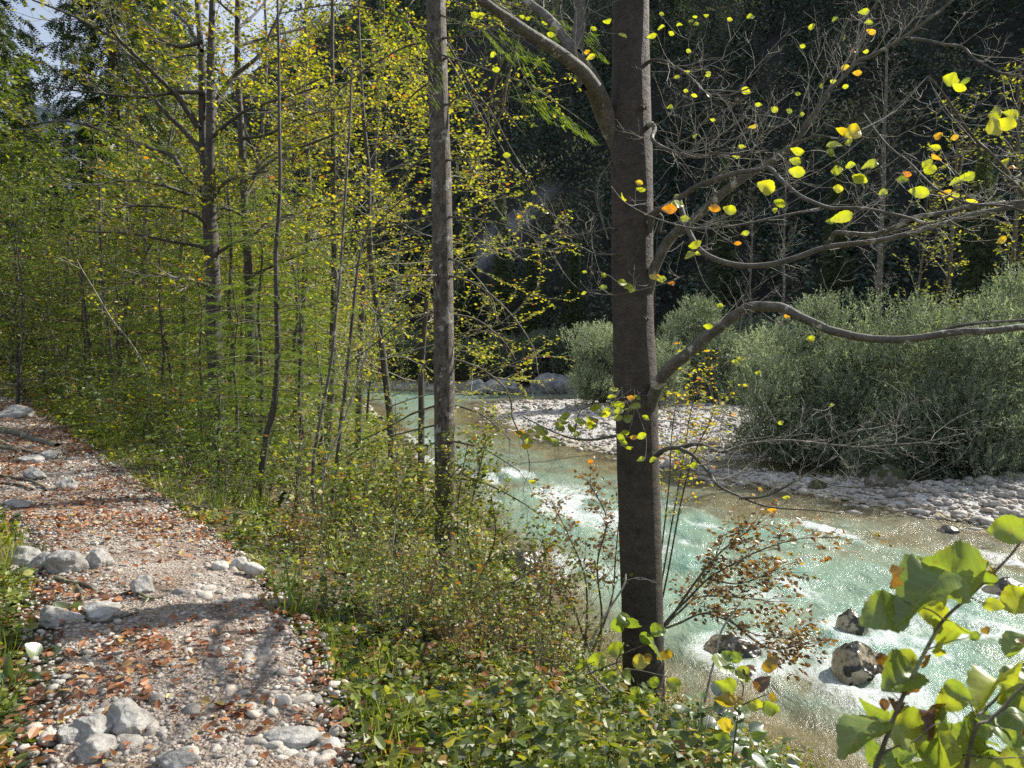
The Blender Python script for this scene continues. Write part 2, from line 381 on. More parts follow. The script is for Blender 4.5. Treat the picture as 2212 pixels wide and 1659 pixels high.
# mountain across the river
def ridge_cap(x, y):
    c = np.where(x < -47, 61 + (x + 47) * 1.1, 61 + (x + 47) * .95)
    return np.clip(c, -6, 128) + (fbm(x * .03, y * .03, 5) - .5) * 22
def mount(x, y):
    dm = sdist(x, y, MF)
    z = 1.2 + (.86 + .24 * sstep(20, -20, x)) * dm + (fbm(x * .045, y * .045, 2, 5) - .5) * 16 * sstep(0, 25, dm) + (fbm(x * .18, y * .18, 8) - .5) * 4 * sstep(2, 12, dm)
    c = ridge_cap(x, y)
    z = np.where(dm > 0, np.minimum(z, c) - np.maximum(0, dm - 190) * .3, 1.2 + dm * 1.5)
    return np.maximum(z, -8)
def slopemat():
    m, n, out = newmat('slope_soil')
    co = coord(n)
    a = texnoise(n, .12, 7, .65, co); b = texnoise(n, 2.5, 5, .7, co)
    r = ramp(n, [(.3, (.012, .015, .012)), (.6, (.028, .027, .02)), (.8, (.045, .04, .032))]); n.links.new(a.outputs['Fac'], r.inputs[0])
    sc = attr(n, 'scree')
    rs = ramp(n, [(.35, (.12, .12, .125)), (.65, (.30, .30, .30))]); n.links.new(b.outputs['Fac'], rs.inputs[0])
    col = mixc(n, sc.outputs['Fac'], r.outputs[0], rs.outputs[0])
    p = n.nodes.new('ShaderNodeBsdfPrincipled'); n.links.new(col, p.inputs['Base Color']); p.inputs['Roughness'].default_value = 1
    n.links.new(bump(n, b.outputs['Fac'], 1, .6), p.inputs['Normal']); n.links.new(p.outputs[0], out.inputs[0]); return m
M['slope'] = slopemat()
gx2 = np.arange(-170, 330, 2.2); gy2 = np.arange(-30, 330, 2.2)
V, Fc = sheet(gx2, gy2, mount)
def screemask(x, y, z):
    # pale scree chutes seen left of the big beech
    p = np.zeros_like(x)
    for (u0, v0), (u1, v1), wd in (((1085, 540), (1115, 470), 1.7), ((1130, 470), (1170, 420), 1.0), ((1000, 600), (1040, 540), 1.8), ((985, 640), (1000, 600), 1.3)):
        for t in np.linspace(0, 1, 12):
            uu, vv = u0 + (u1 - u0) * t, v0 + (v1 - v0) * t
            d0 = nrm(P(uu, vv, 100.) - np.array([0, 0, CAMZ]))
            # march to the slope
            s = np.linspace(60, 260, 401)
            q = np.array([0, 0, CAMZ]) + s[:, None] * d0
            hit = np.argmax(q[:, 2] < mount(q[:, 0], q[:, 1]))
            c = q[hit]
            d = np.sqrt((x - c[0]) ** 2 + (y - c[1]) ** 2)
            p = np.maximum(p, 1 - sstep(wd * .6, wd * 1.2, d))
    return p
scr = screemask(V[:, 0], V[:, 1], V[:, 2])
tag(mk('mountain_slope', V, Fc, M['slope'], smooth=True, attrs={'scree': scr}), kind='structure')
# a far hill closing the valley on the left
def farhill():
    m, n, out = newmat('far_hill')
    a = texnoise(n, .03, 6, .7, coord(n)); r = ramp(n, [(.35, (.035, .055, .075)), (.7, (.085, .11, .13))]); n.links.new(a.outputs['Fac'], r.inputs[0])  # bluish base colour holds the haze of distance
    p = n.nodes.new('ShaderNodeBsdfPrincipled'); n.links.new(r.outputs[0], p.inputs['Base Color']); p.inputs['Roughness'].default_value = 1
    n.links.new(bump(n, a.outputs['Fac'], 1, 8), p.inputs['Normal']); n.links.new(p.outputs[0], out.inputs[0]); return m
M['farhill'] = farhill()
V, Fc = sheet(np.arange(-1000, 101, 14.), np.arange(420, 1000, 14.),
              lambda x, y: -30 + 225 * np.exp(-((x + 400) / 130) ** 2 - ((y - 680) / 150) ** 2) * (.8 + .4 * fbm(x * .015, y * .015, 4)))
tag(mk('far_hill', V, Fc, M['farhill'], smooth=True), kind='structure')
# ---------------------------------------------------------------- path sheet
def resample(pts, n):
    pts = np.asarray(pts, float); d = np.r_[0, np.cumsum(np.linalg.norm(np.diff(pts, axis=0), axis=1))]
    t = np.linspace(0, d[-1], n); return np.stack([np.interp(t, d, pts[:, k]) for k in range(pts.shape[1])], 1)
def catmull(pts, per=6):
    p = np.asarray(pts, float); p = np.vstack([2 * p[0] - p[1], p, 2 * p[-1] - p[-2]]); o = []
    for i in range(1, len(p) - 2):
        for t in np.arange(per) / per:
            o.append(.5 * ((2 * p[i]) + (-p[i - 1] + p[i + 1]) * t + (2 * p[i - 1] - 5 * p[i] + 4 * p[i + 1] - p[i + 2]) * t * t + (-p[i - 1] + 3 * p[i] - 3 * p[i + 1] + p[i + 2]) * t ** 3))
    o.append(p[-2]); return np.array(o)
PCs = catmull(PC, 10)
def pathmat():
    m, n, out = newmat('path_gravel')
    co = coord(n)
    vo = n.nodes.new('ShaderNodeTexVoronoi'); vo.inputs['Scale'].default_value = 55; n.links.new(co, vo.inputs['Vector'])
    v2 = n.nodes.new('ShaderNodeTexVoronoi'); v2.inputs['Scale'].default_value = 110; n.links.new(co, v2.inputs['Vector'])
    sepc = n.nodes.new('ShaderNodeSeparateColor'); n.links.new(vo.outputs['Color'], sepc.inputs[0])
    rg = ramp(n, [(0, (.24, .20, .17)), (.3, (.38, .34, .30)), (1, (.53, .49, .44))]); n.links.new(sepc.outputs[0], rg.inputs[0])
    ed = ramp(n, [(.1, (1.08, 1.08, 1.08)), (.75, (.62, .60, .58))]); n.links.new(vo.outputs['Distance'], ed.inputs[0])
    a = texnoise(n, 2.2, 5, .6, co); ra = ramp(n, [(.36, (1, .97, .93)), (.6, (.62, .51, .42))]); n.links.new(a.outputs['Fac'], ra.inputs[0])
    col = mixc(n, 1., mixc(n, 1., rg.outputs[0], ed.outputs[0], 'MULTIPLY'), ra.outputs[0], 'MULTIPLY')
    p = n.nodes.new('ShaderNodeBsdfPrincipled'); n.links.new(col, p.inputs['Base Color']); p.inputs['Roughness'].default_value = .9
    h = math_(n, 'SUBTRACT', math_(n, 'MULTIPLY', vo.outputs['Distance'], -1.), math_(n, 'MULTIPLY', v2.outputs['Distance'], .5))
    n.links.new(bump(n, h, 1, .014), p.inputs['Normal']); n.links.new(p.outputs[0], out.inputs[0]); return m
M['path'] = pathmat()
def pathz(x, y): return ground(x, y) + .03 + (fbm(x * 3, y * 3, 6) - .5) * .05
n_ = 420; cpts = resample(PCs, n_)
tg = nrm(np.gradient(cpts, axis=0)); nm = np.stack([-tg[:, 1], tg[:, 0]], 1)
ws = np.linspace(-1, 1, 22)
edge = pwf(cpts[:, 1]) + .08 + .16 * (fbm(np.arange(n_) * .12, 0 * np.arange(n_), 3) - .5)
XY = cpts[:, None] + nm[:, None] * ws[None, :, None] * edge[:, None, None]
Z = pathz(XY[..., 0], XY[..., 1]) - .10 * sstep(.8, 1, np.abs(ws))[None]
V = np.concatenate([XY, Z[..., None]], -1).reshape(-1, 3)
i = np.arange(21)[None] + np.arange(n_ - 1)[:, None] * 22
tag(mk('path', V, np.stack([i, i + 22, i + 23, i + 1], -1).reshape(-1, 4)[:, ::-1], M['path'], smooth=True), kind='structure')
# ---------------------------------------------------------------- river
BOULD = [  # boulders standing in or at the river: u, v (waterline), Y, size, name key
    (1835, 1375, 12.0, .40, .34), (1852, 1478, 10.3, .50, .38), (1582, 1425, 11.1, .60, .26), (1120, 1215, 15.2, .75, .36), (2175, 1300, 13.6, .55, .30)]
def watermat():
    m, n, out = newmat('river_water')
    co = coord(n)
    dep = attr(n, 'depth'); fo = attr(n, 'foam')
    mp = n.nodes.new('ShaderNodeMapping'); mp.inputs['Rotation'].default_value = (0, 0, rad(-20)); mp.inputs['Scale'].default_value = (1.0, .5, 1); n.links.new(co, mp.inputs[0])
    a = texnoise(n, .9, 5, .6, mp.outputs[0], .6)
    rc = ramp(n, [(.0, (.24, .18, .08)), (.25, (.28, .25, .14)), (.5, (.25, .31, .22)), (1, (.18, .30, .24))])
    dd = math_(n, 'ADD', dep.outputs['Fac'], math_(n, 'MULTIPLY', math_(n, 'SUBTRACT', a.outputs['Fac'], .46), .85), True)
    n.links.new(dd, rc.inputs[0])
    f1 = texnoise(n, 5, 10, .82, mp.outputs[0], 1.2); f2 = texnoise(n, 40, 5, .8, mp.outputs[0], .5)
    ff = math_(n, 'ADD', math_(n, 'MULTIPLY', f1.outputs['Fac'], .7), math_(n, 'MULTIPLY', f2.outputs['Fac'], .42))
    fs = math_(n, 'ADD', ff, math_(n, 'MULTIPLY', fo.outputs['Fac'], .26))
    rf = ramp(n, [(.68, (0, 0, 0)), (.84, (1, 1, 1))]); n.links.new(fs, rf.inputs[0])
    w1 = texnoise(n, 2.6, 6, .68, mp.outputs[0], .5); w2 = texnoise(n, 16, 5, .7, mp.outputs[0], .4)
    h = math_(n, 'ADD', w1.outputs['Fac'], math_(n, 'MULTIPLY', w2.outputs['Fac'], .22))
    bp = bump(n, h, .8, .14)
    p = n.nodes.new('ShaderNodeBsdfPrincipled'); n.links.new(rc.outputs[0], p.inputs['Base Color'])
    p.inputs['Roughness'].default_value = .2; p.inputs['IOR'].default_value = 1.33
    n.links.new(bp, p.inputs['Normal'])
    tr = n.nodes.new('ShaderNodeBsdfTransparent'); tr.inputs[0].default_value = (.80, .80, .62, 1)
    gl = n.nodes.new('ShaderNodeBsdfGlossy'); gl.inputs['Roughness'].default_value = .24; n.links.new(bp, gl.inputs['Normal'])
    fr = n.nodes.new('ShaderNodeFresnel'); fr.inputs['IOR'].default_value = 1.33; n.links.new(bp, fr.inputs['Normal'])
    clear = n.nodes.new('ShaderNodeMixShader'); n.links.new(math_(n, 'MULTIPLY', fr.outputs[0], .65), clear.inputs[0]); n.links.new(tr.outputs[0], clear.inputs[1]); n.links.new(gl.outputs[0], clear.inputs[2])
    op = ramp(n, [(.0, (.10,) * 3), (.3, (.55,) * 3), (.65, (.95,) * 3)]); n.links.new(dep.outputs['Fac'], op.inputs[0])
    ms = n.nodes.new('ShaderNodeMixShader'); n.links.new(op.outputs[0], ms.inputs[0]); n.links.new(clear.outputs[0], ms.inputs[1]); n.links.new(p.outputs[0], ms.inputs[2])
    foam = n.nodes.new('ShaderNodeBsdfPrincipled'); foam.inputs['Base Color'].default_value = (.72, .77, .77, 1); foam.inputs['Roughness'].default_value = .35
    n.links.new(bump(n, f2.outputs['Fac'], 1, .05), foam.inputs['Normal'])
    m3 = n.nodes.new('ShaderNodeMixShader'); n.links.new(rf.outputs[0], m3.inputs[0]); n.links.new(ms.outputs[0], m3.inputs[1]); n.links.new(foam.outputs[0], m3.inputs[2])
    n.links.new(m3.outputs[0], out.inputs[0]); return m
M['water'] = watermat()
wx = grid_lines(-60, 45, 4, .09, 1.006); wy = grid_lines(-8, 110, 10, .09, 1.008)
def flowc(x, y):       # along / across the current
    c, s = math.cos(rad(23)), math.sin(rad(23)); return x * -s + y * c, x * c + y * s
def waterz(x, y):
    a, b = flowc(x, y)
    z = (fbm(a * .8, b * 1.4, 2, 4) - .5) * .16 + (fbm(a * 3.2, b * 4.5, 5, 3) - .5) * .06
    r = rapid(x, y)
    z = z + r * ((fbm(a * 1.6, b * 2.6, 12, 4) - .5) * .34)
    for (u, v, Y, s, hh) in BOULD:
        c = P(u, v, Y); d = np.hypot(x - c[0], y - c[1]); z = z + .10 * np.exp(-((d - s * 1.1) / .25) ** 2)
    sh = sstep(0, 1.2, -d_near(x, y)) * sstep(0, 1.2, -d_bar(x, y))
    return z * (.25 + .75 * sh) * np.clip(1.3 - y / 90, .3, 1) + .02
RAP = [(1230, 1090, 3.2), (1080, 1030, 2.4), (1550, 1210, 2.0), (1900, 1480, 1.8), (2120, 1380, 1.6), (1240, 1230, 1.4), (1480, 1115, 1.6), (930, 1005, 2.6), (1780, 1150, 1.4),
       (1980, 1560, 1.2), (2000, 1400, 1.2), (1640, 1530, 1.2), (830, 950, 3.5), (1650, 1260, 1.3), (2212, 1220, 1.5), (1330, 1120, 2.0), (1960, 1300, 1.1), (1160, 870, 2.5)]
def rapid(x, y):
    r = 0 * x
    for (u, v, s) in RAP:
        d0 = P(u, v, 10.); t = CAMZ / (CAMZ - d0[2]); cx, cyy = d0[0] * t, d0[1] * t
        a, b = flowc(x - cx, y - cyy)
        r = np.maximum(r, np.exp(-(a / (s * 1.3)) ** 2 - (b / (s * .75)) ** 2))
    return r
V, Fc = sheet(wx, wy, waterz)
# keep only faces near water
hb_ = ground(V[:, 0], V[:, 1]); okv = (hb_ < V[:, 2] + .12)
Fc = Fc[okv[Fc].any(1)]
used = np.unique(Fc); rm = np.full(len(V), -1); rm[used] = np.arange(len(used)); V = V[used]; Fc = rm[Fc]
hb_ = hb_[used]
dep = np.clip((V[:, 2] - hb_) / 1.0, 0, 1)
dep = np.clip(dep * 1.0 + (fbm(V[:, 0] * .5, V[:, 1] * .5, 20, 4) - .45) * .6 * sstep(.15, .5, dep), 0, 1)
fm = rapid(V[:, 0], V[:, 1]); a_, b_ = flowc(V[:, 0], V[:, 1])
fm = fm * sstep(.38, .62, fbm(a_ * .55, b_ * 1.9, 31, 4)) + .25 * sstep(.05, .14, V[:, 2])
for (u, v, Y, s, hh) in BOULD:
    c = P(u, v, Y); d = np.hypot(V[:, 0] - c[0] - .12, V[:, 1] - c[1] + .15); fm = np.maximum(fm, .9 * np.exp(-((d - s) / .28) ** 2))
fm = np.clip(fm, 0, 1) * sstep(.03, .2, dep)
tag(mk('river_water', V, Fc, M['water'], smooth=True, attrs={'depth': dep, 'foam': fm}), kind='structure')
# ---------------------------------------------------------------- stones
def ico(sub):
    bm = bmesh.new(); bmesh.ops.create_icosphere(bm, subdivisions=sub, radius=1)
    V = np.array([v.co[:] for v in bm.verts]); Fx = np.array([[v.index for v in f.verts] for f in bm.faces]); bm.free(); return V, Fx
ICO = {s: ico(s) for s in (1, 2, 3, 4, 5)}
def rockshape(sub, seed, cuts=5, rough=.16, flat=.72):
    V, Fx = ICO[sub]; V = V.copy(); r = np.random.default_rng(seed)
    for k in range(cuts):
        nn = nrm(r.normal(size=3)); o = r.uniform(.55, .85); d = V @ nn
        V = V - np.outer(np.maximum(d - o, 0) * .9, nn)
    s = 1 + (fbm(V[:, 0] * 1.6 + seed, V[:, 1] * 1.6, V[:, 2] * 1.6, 4) - .5) * rough * 2.4
    V = V * s[:, None]; V[:, 2] *= flat
    return V, Fx
def rotm(n, full=False):
    a = R.uniform(0, 2 * np.pi, n); c, s = np.cos(a), np.sin(a); z = np.zeros(n); o = np.ones(n)
    A = np.stack([np.stack([c, -s, z], -1), np.stack([s, c, z], -1), np.stack([z, z, o], -1)], 1)
    b = R.normal(0, .9 if full else .3, n); c, s = np.cos(b), np.sin(b)
    B = np.stack([np.stack([o, z, z], -1), np.stack([z, c, -s], -1), np.stack([z, s, c], -1)], 1)
    return A @ B
def scatter_stones(name, pos, size, sub, mat, cat=None, label=None, flat=.6, rough=.12, cuts=4):
    Vs, Fs, T = [], [], []; off = 0
    k = R.integers(0, 8, len(pos))
    for j in range(8):
        m = np.where(k == j)[0]
        if not len(m): continue
        bv, bf = rockshape(sub, 50 + j, cuts, rough, flat)
        sc = size[m][:, None, None] * np.stack([R.uniform(.8, 1.35, len(m)), R.uniform(.7, 1.05, len(m)), R.uniform(.75, 1.1, len(m))], 1)[:, None, :]
        VV = np.einsum('nij,nkj->nki', rotm(len(m)), bv[None] * sc) + pos[m][:, None, :]
        Vs.append(VV.reshape(-1, 3)); Fs.append((bf[None] + (np.arange(len(m)) * len(bv))[:, None, None] + off).reshape(-1, 3)); off += len(m) * len(bv)
        T.append(np.repeat(R.uniform(0, 1, len(m)), len(bv)))
    o = mk(name, np.vstack(Vs), np.vstack(Fs), mat, smooth=True, attrs={'tint': np.concatenate(T)})
    return tag(o, label, cat, kind='stuff')
def on_path(n, s0, s1, wmax, bias=1.0):
    """points along the path: arc share s0..s1, |offset| up to wmax (1 = the edge)"""
    s = s0 + (s1 - s0) * R.uniform(0, 1, n) ** bias
    idx = s * (n_ - 1); i0 = idx.astype(int); f = idx - i0; i0 = np.clip(i0, 0, n_ - 2)
    c = cpts[i0] * (1 - f)[:, None] + cpts[i0 + 1] * f[:, None]
    u_ = R.uniform(-wmax, wmax, n)
    return c + nm[i0] * (u_ * edge[i0])[:, None], u_
# loose stones of the path, thicker along its edges
q, u_ = on_path(15000, .045, .36, 1.1, 1.25)
keep = (fbm(q[:, 0] * 1.3, q[:, 1] * 1.3, 44) + .35 * np.abs(u_) > R.uniform(.25, .75, len(q)))
q = q[keep]; sz = R.lognormal(math.log(.0105), .42, len(q)); sz = np.minimum(sz, .045)
z = pathz(q[:, 0], q[:, 1]) + sz * .15
scatter_stones('path_gravel', np.c_[q, z], sz, 1, M['limestone'], 'gravel', 'loose white limestone gravel and pebbles covering the walking path')
q, u_ = on_path(6000, .3, .95, 1.1, 1.0); sz = np.minimum(R.lognormal(math.log(.016), .45, len(q)), .06)
z = pathz(q[:, 0], q[:, 1]) + sz * .15
scatter_stones('path_gravel', np.c_[q, z], sz, 1, M['limestone'], 'gravel', 'white gravel on the far part of the walking path')
# fist-sized stones banked up on the river side of the path
ps = []
for (u, v, n, sp) in ((490, 1290, 190, 60), (590, 1530, 130, 50), (640, 1630, 110, 50), (440, 1210, 40, 50), (350, 1210, 30, 80), (330, 1640, 110, 150), (180, 1590, 90, 60), (460, 1350, 50, 120), (530, 1430, 60, 40), (30, 1240, 25, 40), (680, 1600, 40, 30)):
    for k in range(n):
        uu, vv = u + R.normal() * sp, v + R.normal() * sp * .33
        d0 = P(uu, vv, 5.) - np.array([0, 0, CAMZ]); t = 1.6 / -d0[2] if d0[2] < -.1 else 3
        ps.append(d0[:2] * t)
ps = np.array(ps); sz = np.clip(R.lognormal(math.log(.018), .45, len(ps)), .008, .05)
scatter_stones('edge_cobbles', np.c_[ps, np.maximum(pathz(ps[:, 0], ps[:, 1]) - .015, 0) + sz * .25], sz, 2, M['limestone'], 'stones', 'fist-sized white stones banked up along the path edge')
# shingle of the far bar
n = 26000
yy = 14 + 44 * R.uniform(0, 1, n) ** 1.25; xx = -3 + R.uniform(0, 1, n) * (8 + yy * .72)
db = d_bar(xx, yy); k = (db > -1.1) & (sdist(xx, yy, FL) < 1) & (np.abs(xx / yy) < .72)
xx, yy, db = xx[k], yy[k], db[k]
sz = np.clip(R.lognormal(math.log(.075), .45, len(xx)), .03, .26) * np.where(fbm(xx * .3, yy * .3, 17) > .5, 1.1, .75)
scatter_stones('shingle', np.c_[xx, yy, ground(xx, yy) + sz * .25], sz, 1, M['limestone'], 'shingle', 'white rounded shingle covering the gravel bar across the river', flat=.55, rough=.08)
# stones on the bed by both banks
n = 5000
t = R.uniform(0, 1, n); xx = R.uniform(-4, 13, n); yy = R.uniform(6, 26, n); g = ground(xx, yy)
k = (g < .05) & (g > -.75); xx, yy, g = xx[k], yy[k], g[k]; sz = np.clip(R.lognormal(math.log(.09), .5, len(xx)), .03, .3)
scatter_stones('river_bed_stones', np.c_[xx, yy, g], sz, 1, stonemat('bed_stone', (.40, .33, .20), (.20, .15, .07)), 'stones', 'ochre algae-coated stones on the bed of the shallow river')
# bank rubble on the near shore
n = 1600
xx = R.uniform(-3, 5, n); yy = R.uniform(5, 20, n); dn = d_near(xx, yy); k = (dn > -.5) & (dn < .45); xx, yy = xx[k], yy[k]
sz = np.clip(R.lognormal(math.log(.08), .5, len(xx)), .03, .24)
scatter_stones('bank_rubble', np.c_[xx, yy, ground(xx, yy)], sz, 2, M['limestone'], 'stones', 'pale stones and rubble along the near edge of the river')
def boulder(name, label, u, v, Y, sx, sy, sz, mat, seed, sub=4, group=None, flat=1., z=None, cuts=7, rough=.16, rz=0., sink=.25):
    p = P(u, v, Y)
    if z is None: z = p[2]
    bv, bf = rockshape(sub, seed, cuts, rough, 1.0)
    rr = bv * np.array([sx, sy, sz]); c, s = math.cos(rz), math.sin(rz)
    d = (fbm(rr[:, 0] * 9 / max(sx, .2), rr[:, 1] * 9 / max(sx, .2), rr[:, 2] * 9 / max(sx, .2) + seed, 3) - .5) * .12
    rr = rr * (1 + d)[:, None]
    rr = np.c_[rr[:, 0] * c - rr[:, 1] * s, rr[:, 0] * s + rr[:, 1] * c, rr[:, 2]]
    o = np.array([p[0], Y, z + sz * (.5 - sink)])
    ob = mk(name, rr + o, bf, mat, smooth=True, origin=o)
    return tag(ob, label, 'boulder' if sx > .3 else 'rock', group)
def hit(u, v):
    d0 = P(u, v, 1.) - np.array([0, 0, CAMZ]); t = np.linspace(2, 30, 2801); q = np.array([0, 0, CAMZ]) + t[:, None] * d0
    k = np.argmax(q[:, 2] < pathz(q[:, 0], q[:, 1])); return q[k]
def gY(v): # level of the path: distance for a photo row
    d0 = P(1106, v, 1.); return 1.6 / (CAMZ - d0[2])
for a in ((150, 1228, .15, .13, .11, 'flat-faced grey limestone block set across the path, widest of its row'),
          (217, 1222, .10, .09, .10, 'small rounded grey rock at the right end of the row across the path'),
          (95, 1222, .09, .08, .08, 'small pale grey rock between two larger blocks of the row across the path'),
          (45, 1215, .17, .10, .10, 'long sloping grey rock at the left end of the row across the path'),
          (222, 1328, .13, .13, .07, 'smooth grey rock inside the bend of the root on the path'),
          (312, 1278, .085, .07, .08, 'angular grey rock just above the forked root on the path'),
          (282, 1568, .105, .10, .085, 'largest grey rock at the bottom left of the path'),
          (205, 1590, .085, .07, .07, 'grey rock with a cracked face left of the largest path rock'),
          (215, 1625, .08, .08, .05, 'low grey rock in front of the cluster at the path bottom'),
          (160, 1592, .06, .06, .04, 'small rough pale rock at the left of the cluster by the path bottom'),
          (385, 1655, .09, .05, .04, 'pale flat rock with a raised ridge at the bottom edge of the path'),
          (640, 1600, .14, .07, .035, 'long flat half-buried stone at the lower right edge of the path'),
          (125, 1342, .13, .08, .07, 'dark shaded rock under the left bank beside the path'),
          (75, 1035, .12, .10, .10, 'grey rock in the upper row of steps on the path'),
          (150, 1055, .13, .10, .09, 'pale rock at the right edge of the path below the thick roots'),
          (60, 1000, .20, .12, .10, 'broad grey slab lying between the thick roots on the upper path'),
          (110, 990, .14, .12, .10, 'rounded grey rock at the right end of the thick root'),
          (35, 1095, .20, .10, .06, 'worn low slab crossing the upper path'),
          (30, 900, .35, .25, .16, 'pale rocky outcrop where the path disappears at far left')):
    u, v, sx, sy, sz, lab = a
    boulder('path_rock', lab, u, v, hit(u, v)[1], sx, sy, sz, M['greyrock'], int(u * 7 + v) % 97, 5, None, rough=.22, cuts=11)
boulder('boulder', 'large white angular boulder in the undergrowth right of the path', 600, 1235, 7.6, .25, .18, .22, M['whiterock'], 5, 5, sink=.3, cuts=9)
for a in ((520, 1222, 'white rock at the path edge left of the large white boulder', .05), (548, 1232, 'small white rock touching the foot of the large white boulder', .055),
          (475, 1228, 'pale round stone on the gravel edge near the mossy tree foot', .045)):
    boulder('edge_rock', a[2], a[0], a[1], gY(a[1]), a[3] * 1.3, a[3], a[3], M['whiterock'], a[0], 3)
rl = ['wet boulder with dark mossy cap and tan foot, upper of two in rapids', 'wet boulder with jagged black edge and pale side, lower of two in rapids',
      'low dark boulder awash in the shallows right of the big beech', 'mossy brown boulder at the near river edge between the two big trunks', 'brown boulder in the rapids behind the hazel leaves at right']
for k, ((u, v, Y, s, hh), lab) in enumerate(zip(BOULD, rl)):
    boulder('river_boulder', lab, u, v, Y, s * .75, s * .7, hh * 1.15, M['wetrock'], 31 + k, 5, 'boulders standing in the rapids', z=-.12, cuts=6, rough=.16, sink=.1, rz=k)
for a in ((1203, 838, 61, 2.1, 1.2, 1.35, 'largest grey boulder on the far shore, behind the gravel bar tip', 3), (1085, 842, 60, 1.7, 1.1, .95, 'middle grey boulder on the far shore between the trunks', 14),
          (1030, 846, 59.5, .9, .8, .85, 'smallest dark boulder of the far shore group, next to the spruce trunk', 22)):
    boulder('far_boulder', a[6], a[0], a[1], a[2], a[3], a[4], a[5], M['farrock'], a[7], 5, 'grey boulders on the far shore', z=.1, rough=.2, cuts=8, sink=.15)
for k, a in enumerate(((1915, 1052, 22.5, .62, .5, .52, 'large mossy brown boulder at the edge of the shallow side channel'),
          (1765, 1045, 23, .30, .25, .17, 'low mossy stone in the side channel left of the large mossy boulder'),
          (1865, 1040, 23.6, .26, .22, .18, 'small mossy stone just behind the large mossy boulder'),
          (1880, 1000, 26, .9, .5, .35, 'broad moss-covered rock under the willow branches'),
          (2060, 1030, 25, .75, .5, .35, 'green mossy hump of rock below the right willows'),
          (2180, 1045, 24, .6, .4, .35, 'mossy rock at the right picture edge below the willows'),
          (2050, 1147, 18.2, .30, .24, .22, 'single dark wet rock at the water edge of the right shingle'),
          (1670, 1035, 24, .28, .22, .18, 'pale boulder among the shingle below the low bare branch'),
          (2130, 1065, 22.4, .26, .2, .12, 'small brown stone on the right shingle'),
          (1970, 1160, 17.8, .22, .2, .08, 'low ochre rock awash off the right shingle'))):
    boulder('bar_boulder', a[6], a[0], a[1], a[2], a[3], a[4], a[5], M['mossrock'] if k in (0, 1, 2, 3, 4, 5) else M['wetrock'] if k in (6, 9) else M['whiterock'], 60 + k, 4, z=float(ground(P(a[0], a[1], a[2])[0], a[2])), sink=.2)
# ---------------------------------------------------------------- wood and leaf builders
class Wood:
    def __init__(s): s.b = {}; s.nv = 0
    def add(s, pts, r, n=5, rough=0, seed=0):
        pts = np.asarray(pts, float); r = np.asarray(r, float) * np.ones(len(pts))
        tg = nrm(np.gradient(pts, axis=0)); av = nrm(pts[-1] - pts[0])
        ref = np.array([1., 0, 0]) if abs(av[0]) < .8 else np.array([0, 0, 1.])
        if abs(av[2]) < .5: ref = np.array([0, 0, 1.])
        x = nrm(np.cross(tg, ref)); y = np.cross(tg, x)
        a = np.arange(n) * 2 * np.pi / n
        ring = x[:, None] * np.cos(a)[None, :, None] + y[:, None] * np.sin(a)[None, :, None]
        rr = r[:, None] * np.ones(n)
        if rough:
            q = pts[:, None] + ring * .12
            rr = rr * (1 + rough * (fbm(q[..., 0] * 9 + seed, q[..., 1] * 9, q[..., 2] * 2.2, 4) - .5) * 2)
        V = pts[:, None] + ring * rr[..., None]
        s.b.setdefault(0, []).append((V.reshape(-1, 3), len(pts), n))
    def build(s, name, mat, parent=None, origin=None, smooth=True):
        Vs, Fs = [], []; off = 0
        for V, m, n in s.b.get(0, []):
            i = np.arange(m - 1)[:, None] * n; j = np.arange(n)[None]; k = (j + 1) % n
            f = np.stack([i + j, i + k, i + n + k, i + n + j], -1).reshape(-1, 4) + off
            Vs.append(V); Fs.append(f); off += len(V)
        if not Vs: return None
        return mk(name, np.vstack(Vs), np.vstack(Fs), mat, parent, smooth, None, origin)
def T_blade(rows, widths, fold=.12, droop=.15, serr=0):
    V, Fc, lx = [], [], []
    cols = [-1, -.5, 0, .5, 1] if rows > 6 else [-1, 0, 1]
    nc = len(cols)
    for i in range(rows + 1):
        t = i / rows; wd = np.interp(t, *widths)
        if serr and 0 < i < rows: wd += serr * (1 if i % 2 else -1)
        for c in cols:
            V.append((c * wd, t, abs(c) * fold * wd * 2 - droop * t * t)); lx.append(c * wd)
    V = np.array(V)
    for i in range(rows):
        for j in range(nc - 1):
            a = i * nc + j; Fc.append((a, a + 1, a + nc + 1)); Fc.append((a, a + nc + 1, a + nc))
    return V, np.array(Fc), np.array(lx), V[:, 1].copy()
_ov = ([0, .12, .35, .6, .85, 1], [.02, .20, .33, .31, .15, .0])
T = {
    'dia': (np.array([(0, 0, 0), (-.3, .45, .07), (0, 1, -.06), (.3, .45, .07)]), np.array([(0, 3, 2), (0, 2, 1)])),
    'oval': (np.array([(0, 0, 0), (-.26, .25, .06), (-.30, .62, .04), (0, 1, -.1), (.30, .62, .04), (.26, .25, .06), (0, .5, -.02)]),
             np.array([(0, 5, 6), (5, 4, 6), (4, 3, 6), (3, 2, 6), (2, 1, 6), (1, 0, 6)])),
    'narrow': (np.array([(0, 0, 0), (-.09, .45, .02), (0, 1, -.08), (.09, .45, .02)]), np.array([(0, 3, 2), (0, 2, 1)])),
    'blade': (np.array([(-.03, 0, 0), (.03, 0, 0), (.022, .5, .02), (-.022, .5, .02), (0, 1, -.18)]), np.array([(0, 1, 2), (0, 2, 3), (3, 2, 4)])),
    'big': T_blade(16, ([0, .06, .25, .5, .72, .88, .95, 1], [.05, .22, .37, .39, .29, .13, .05, .0]), .13, .22, .016),
    'beechbig': T_blade(12, ([0, .1, .3, .55, .8, .93, 1], [.02, .15, .27, .28, .16, .06, .0]), .20, .16, .010),
}
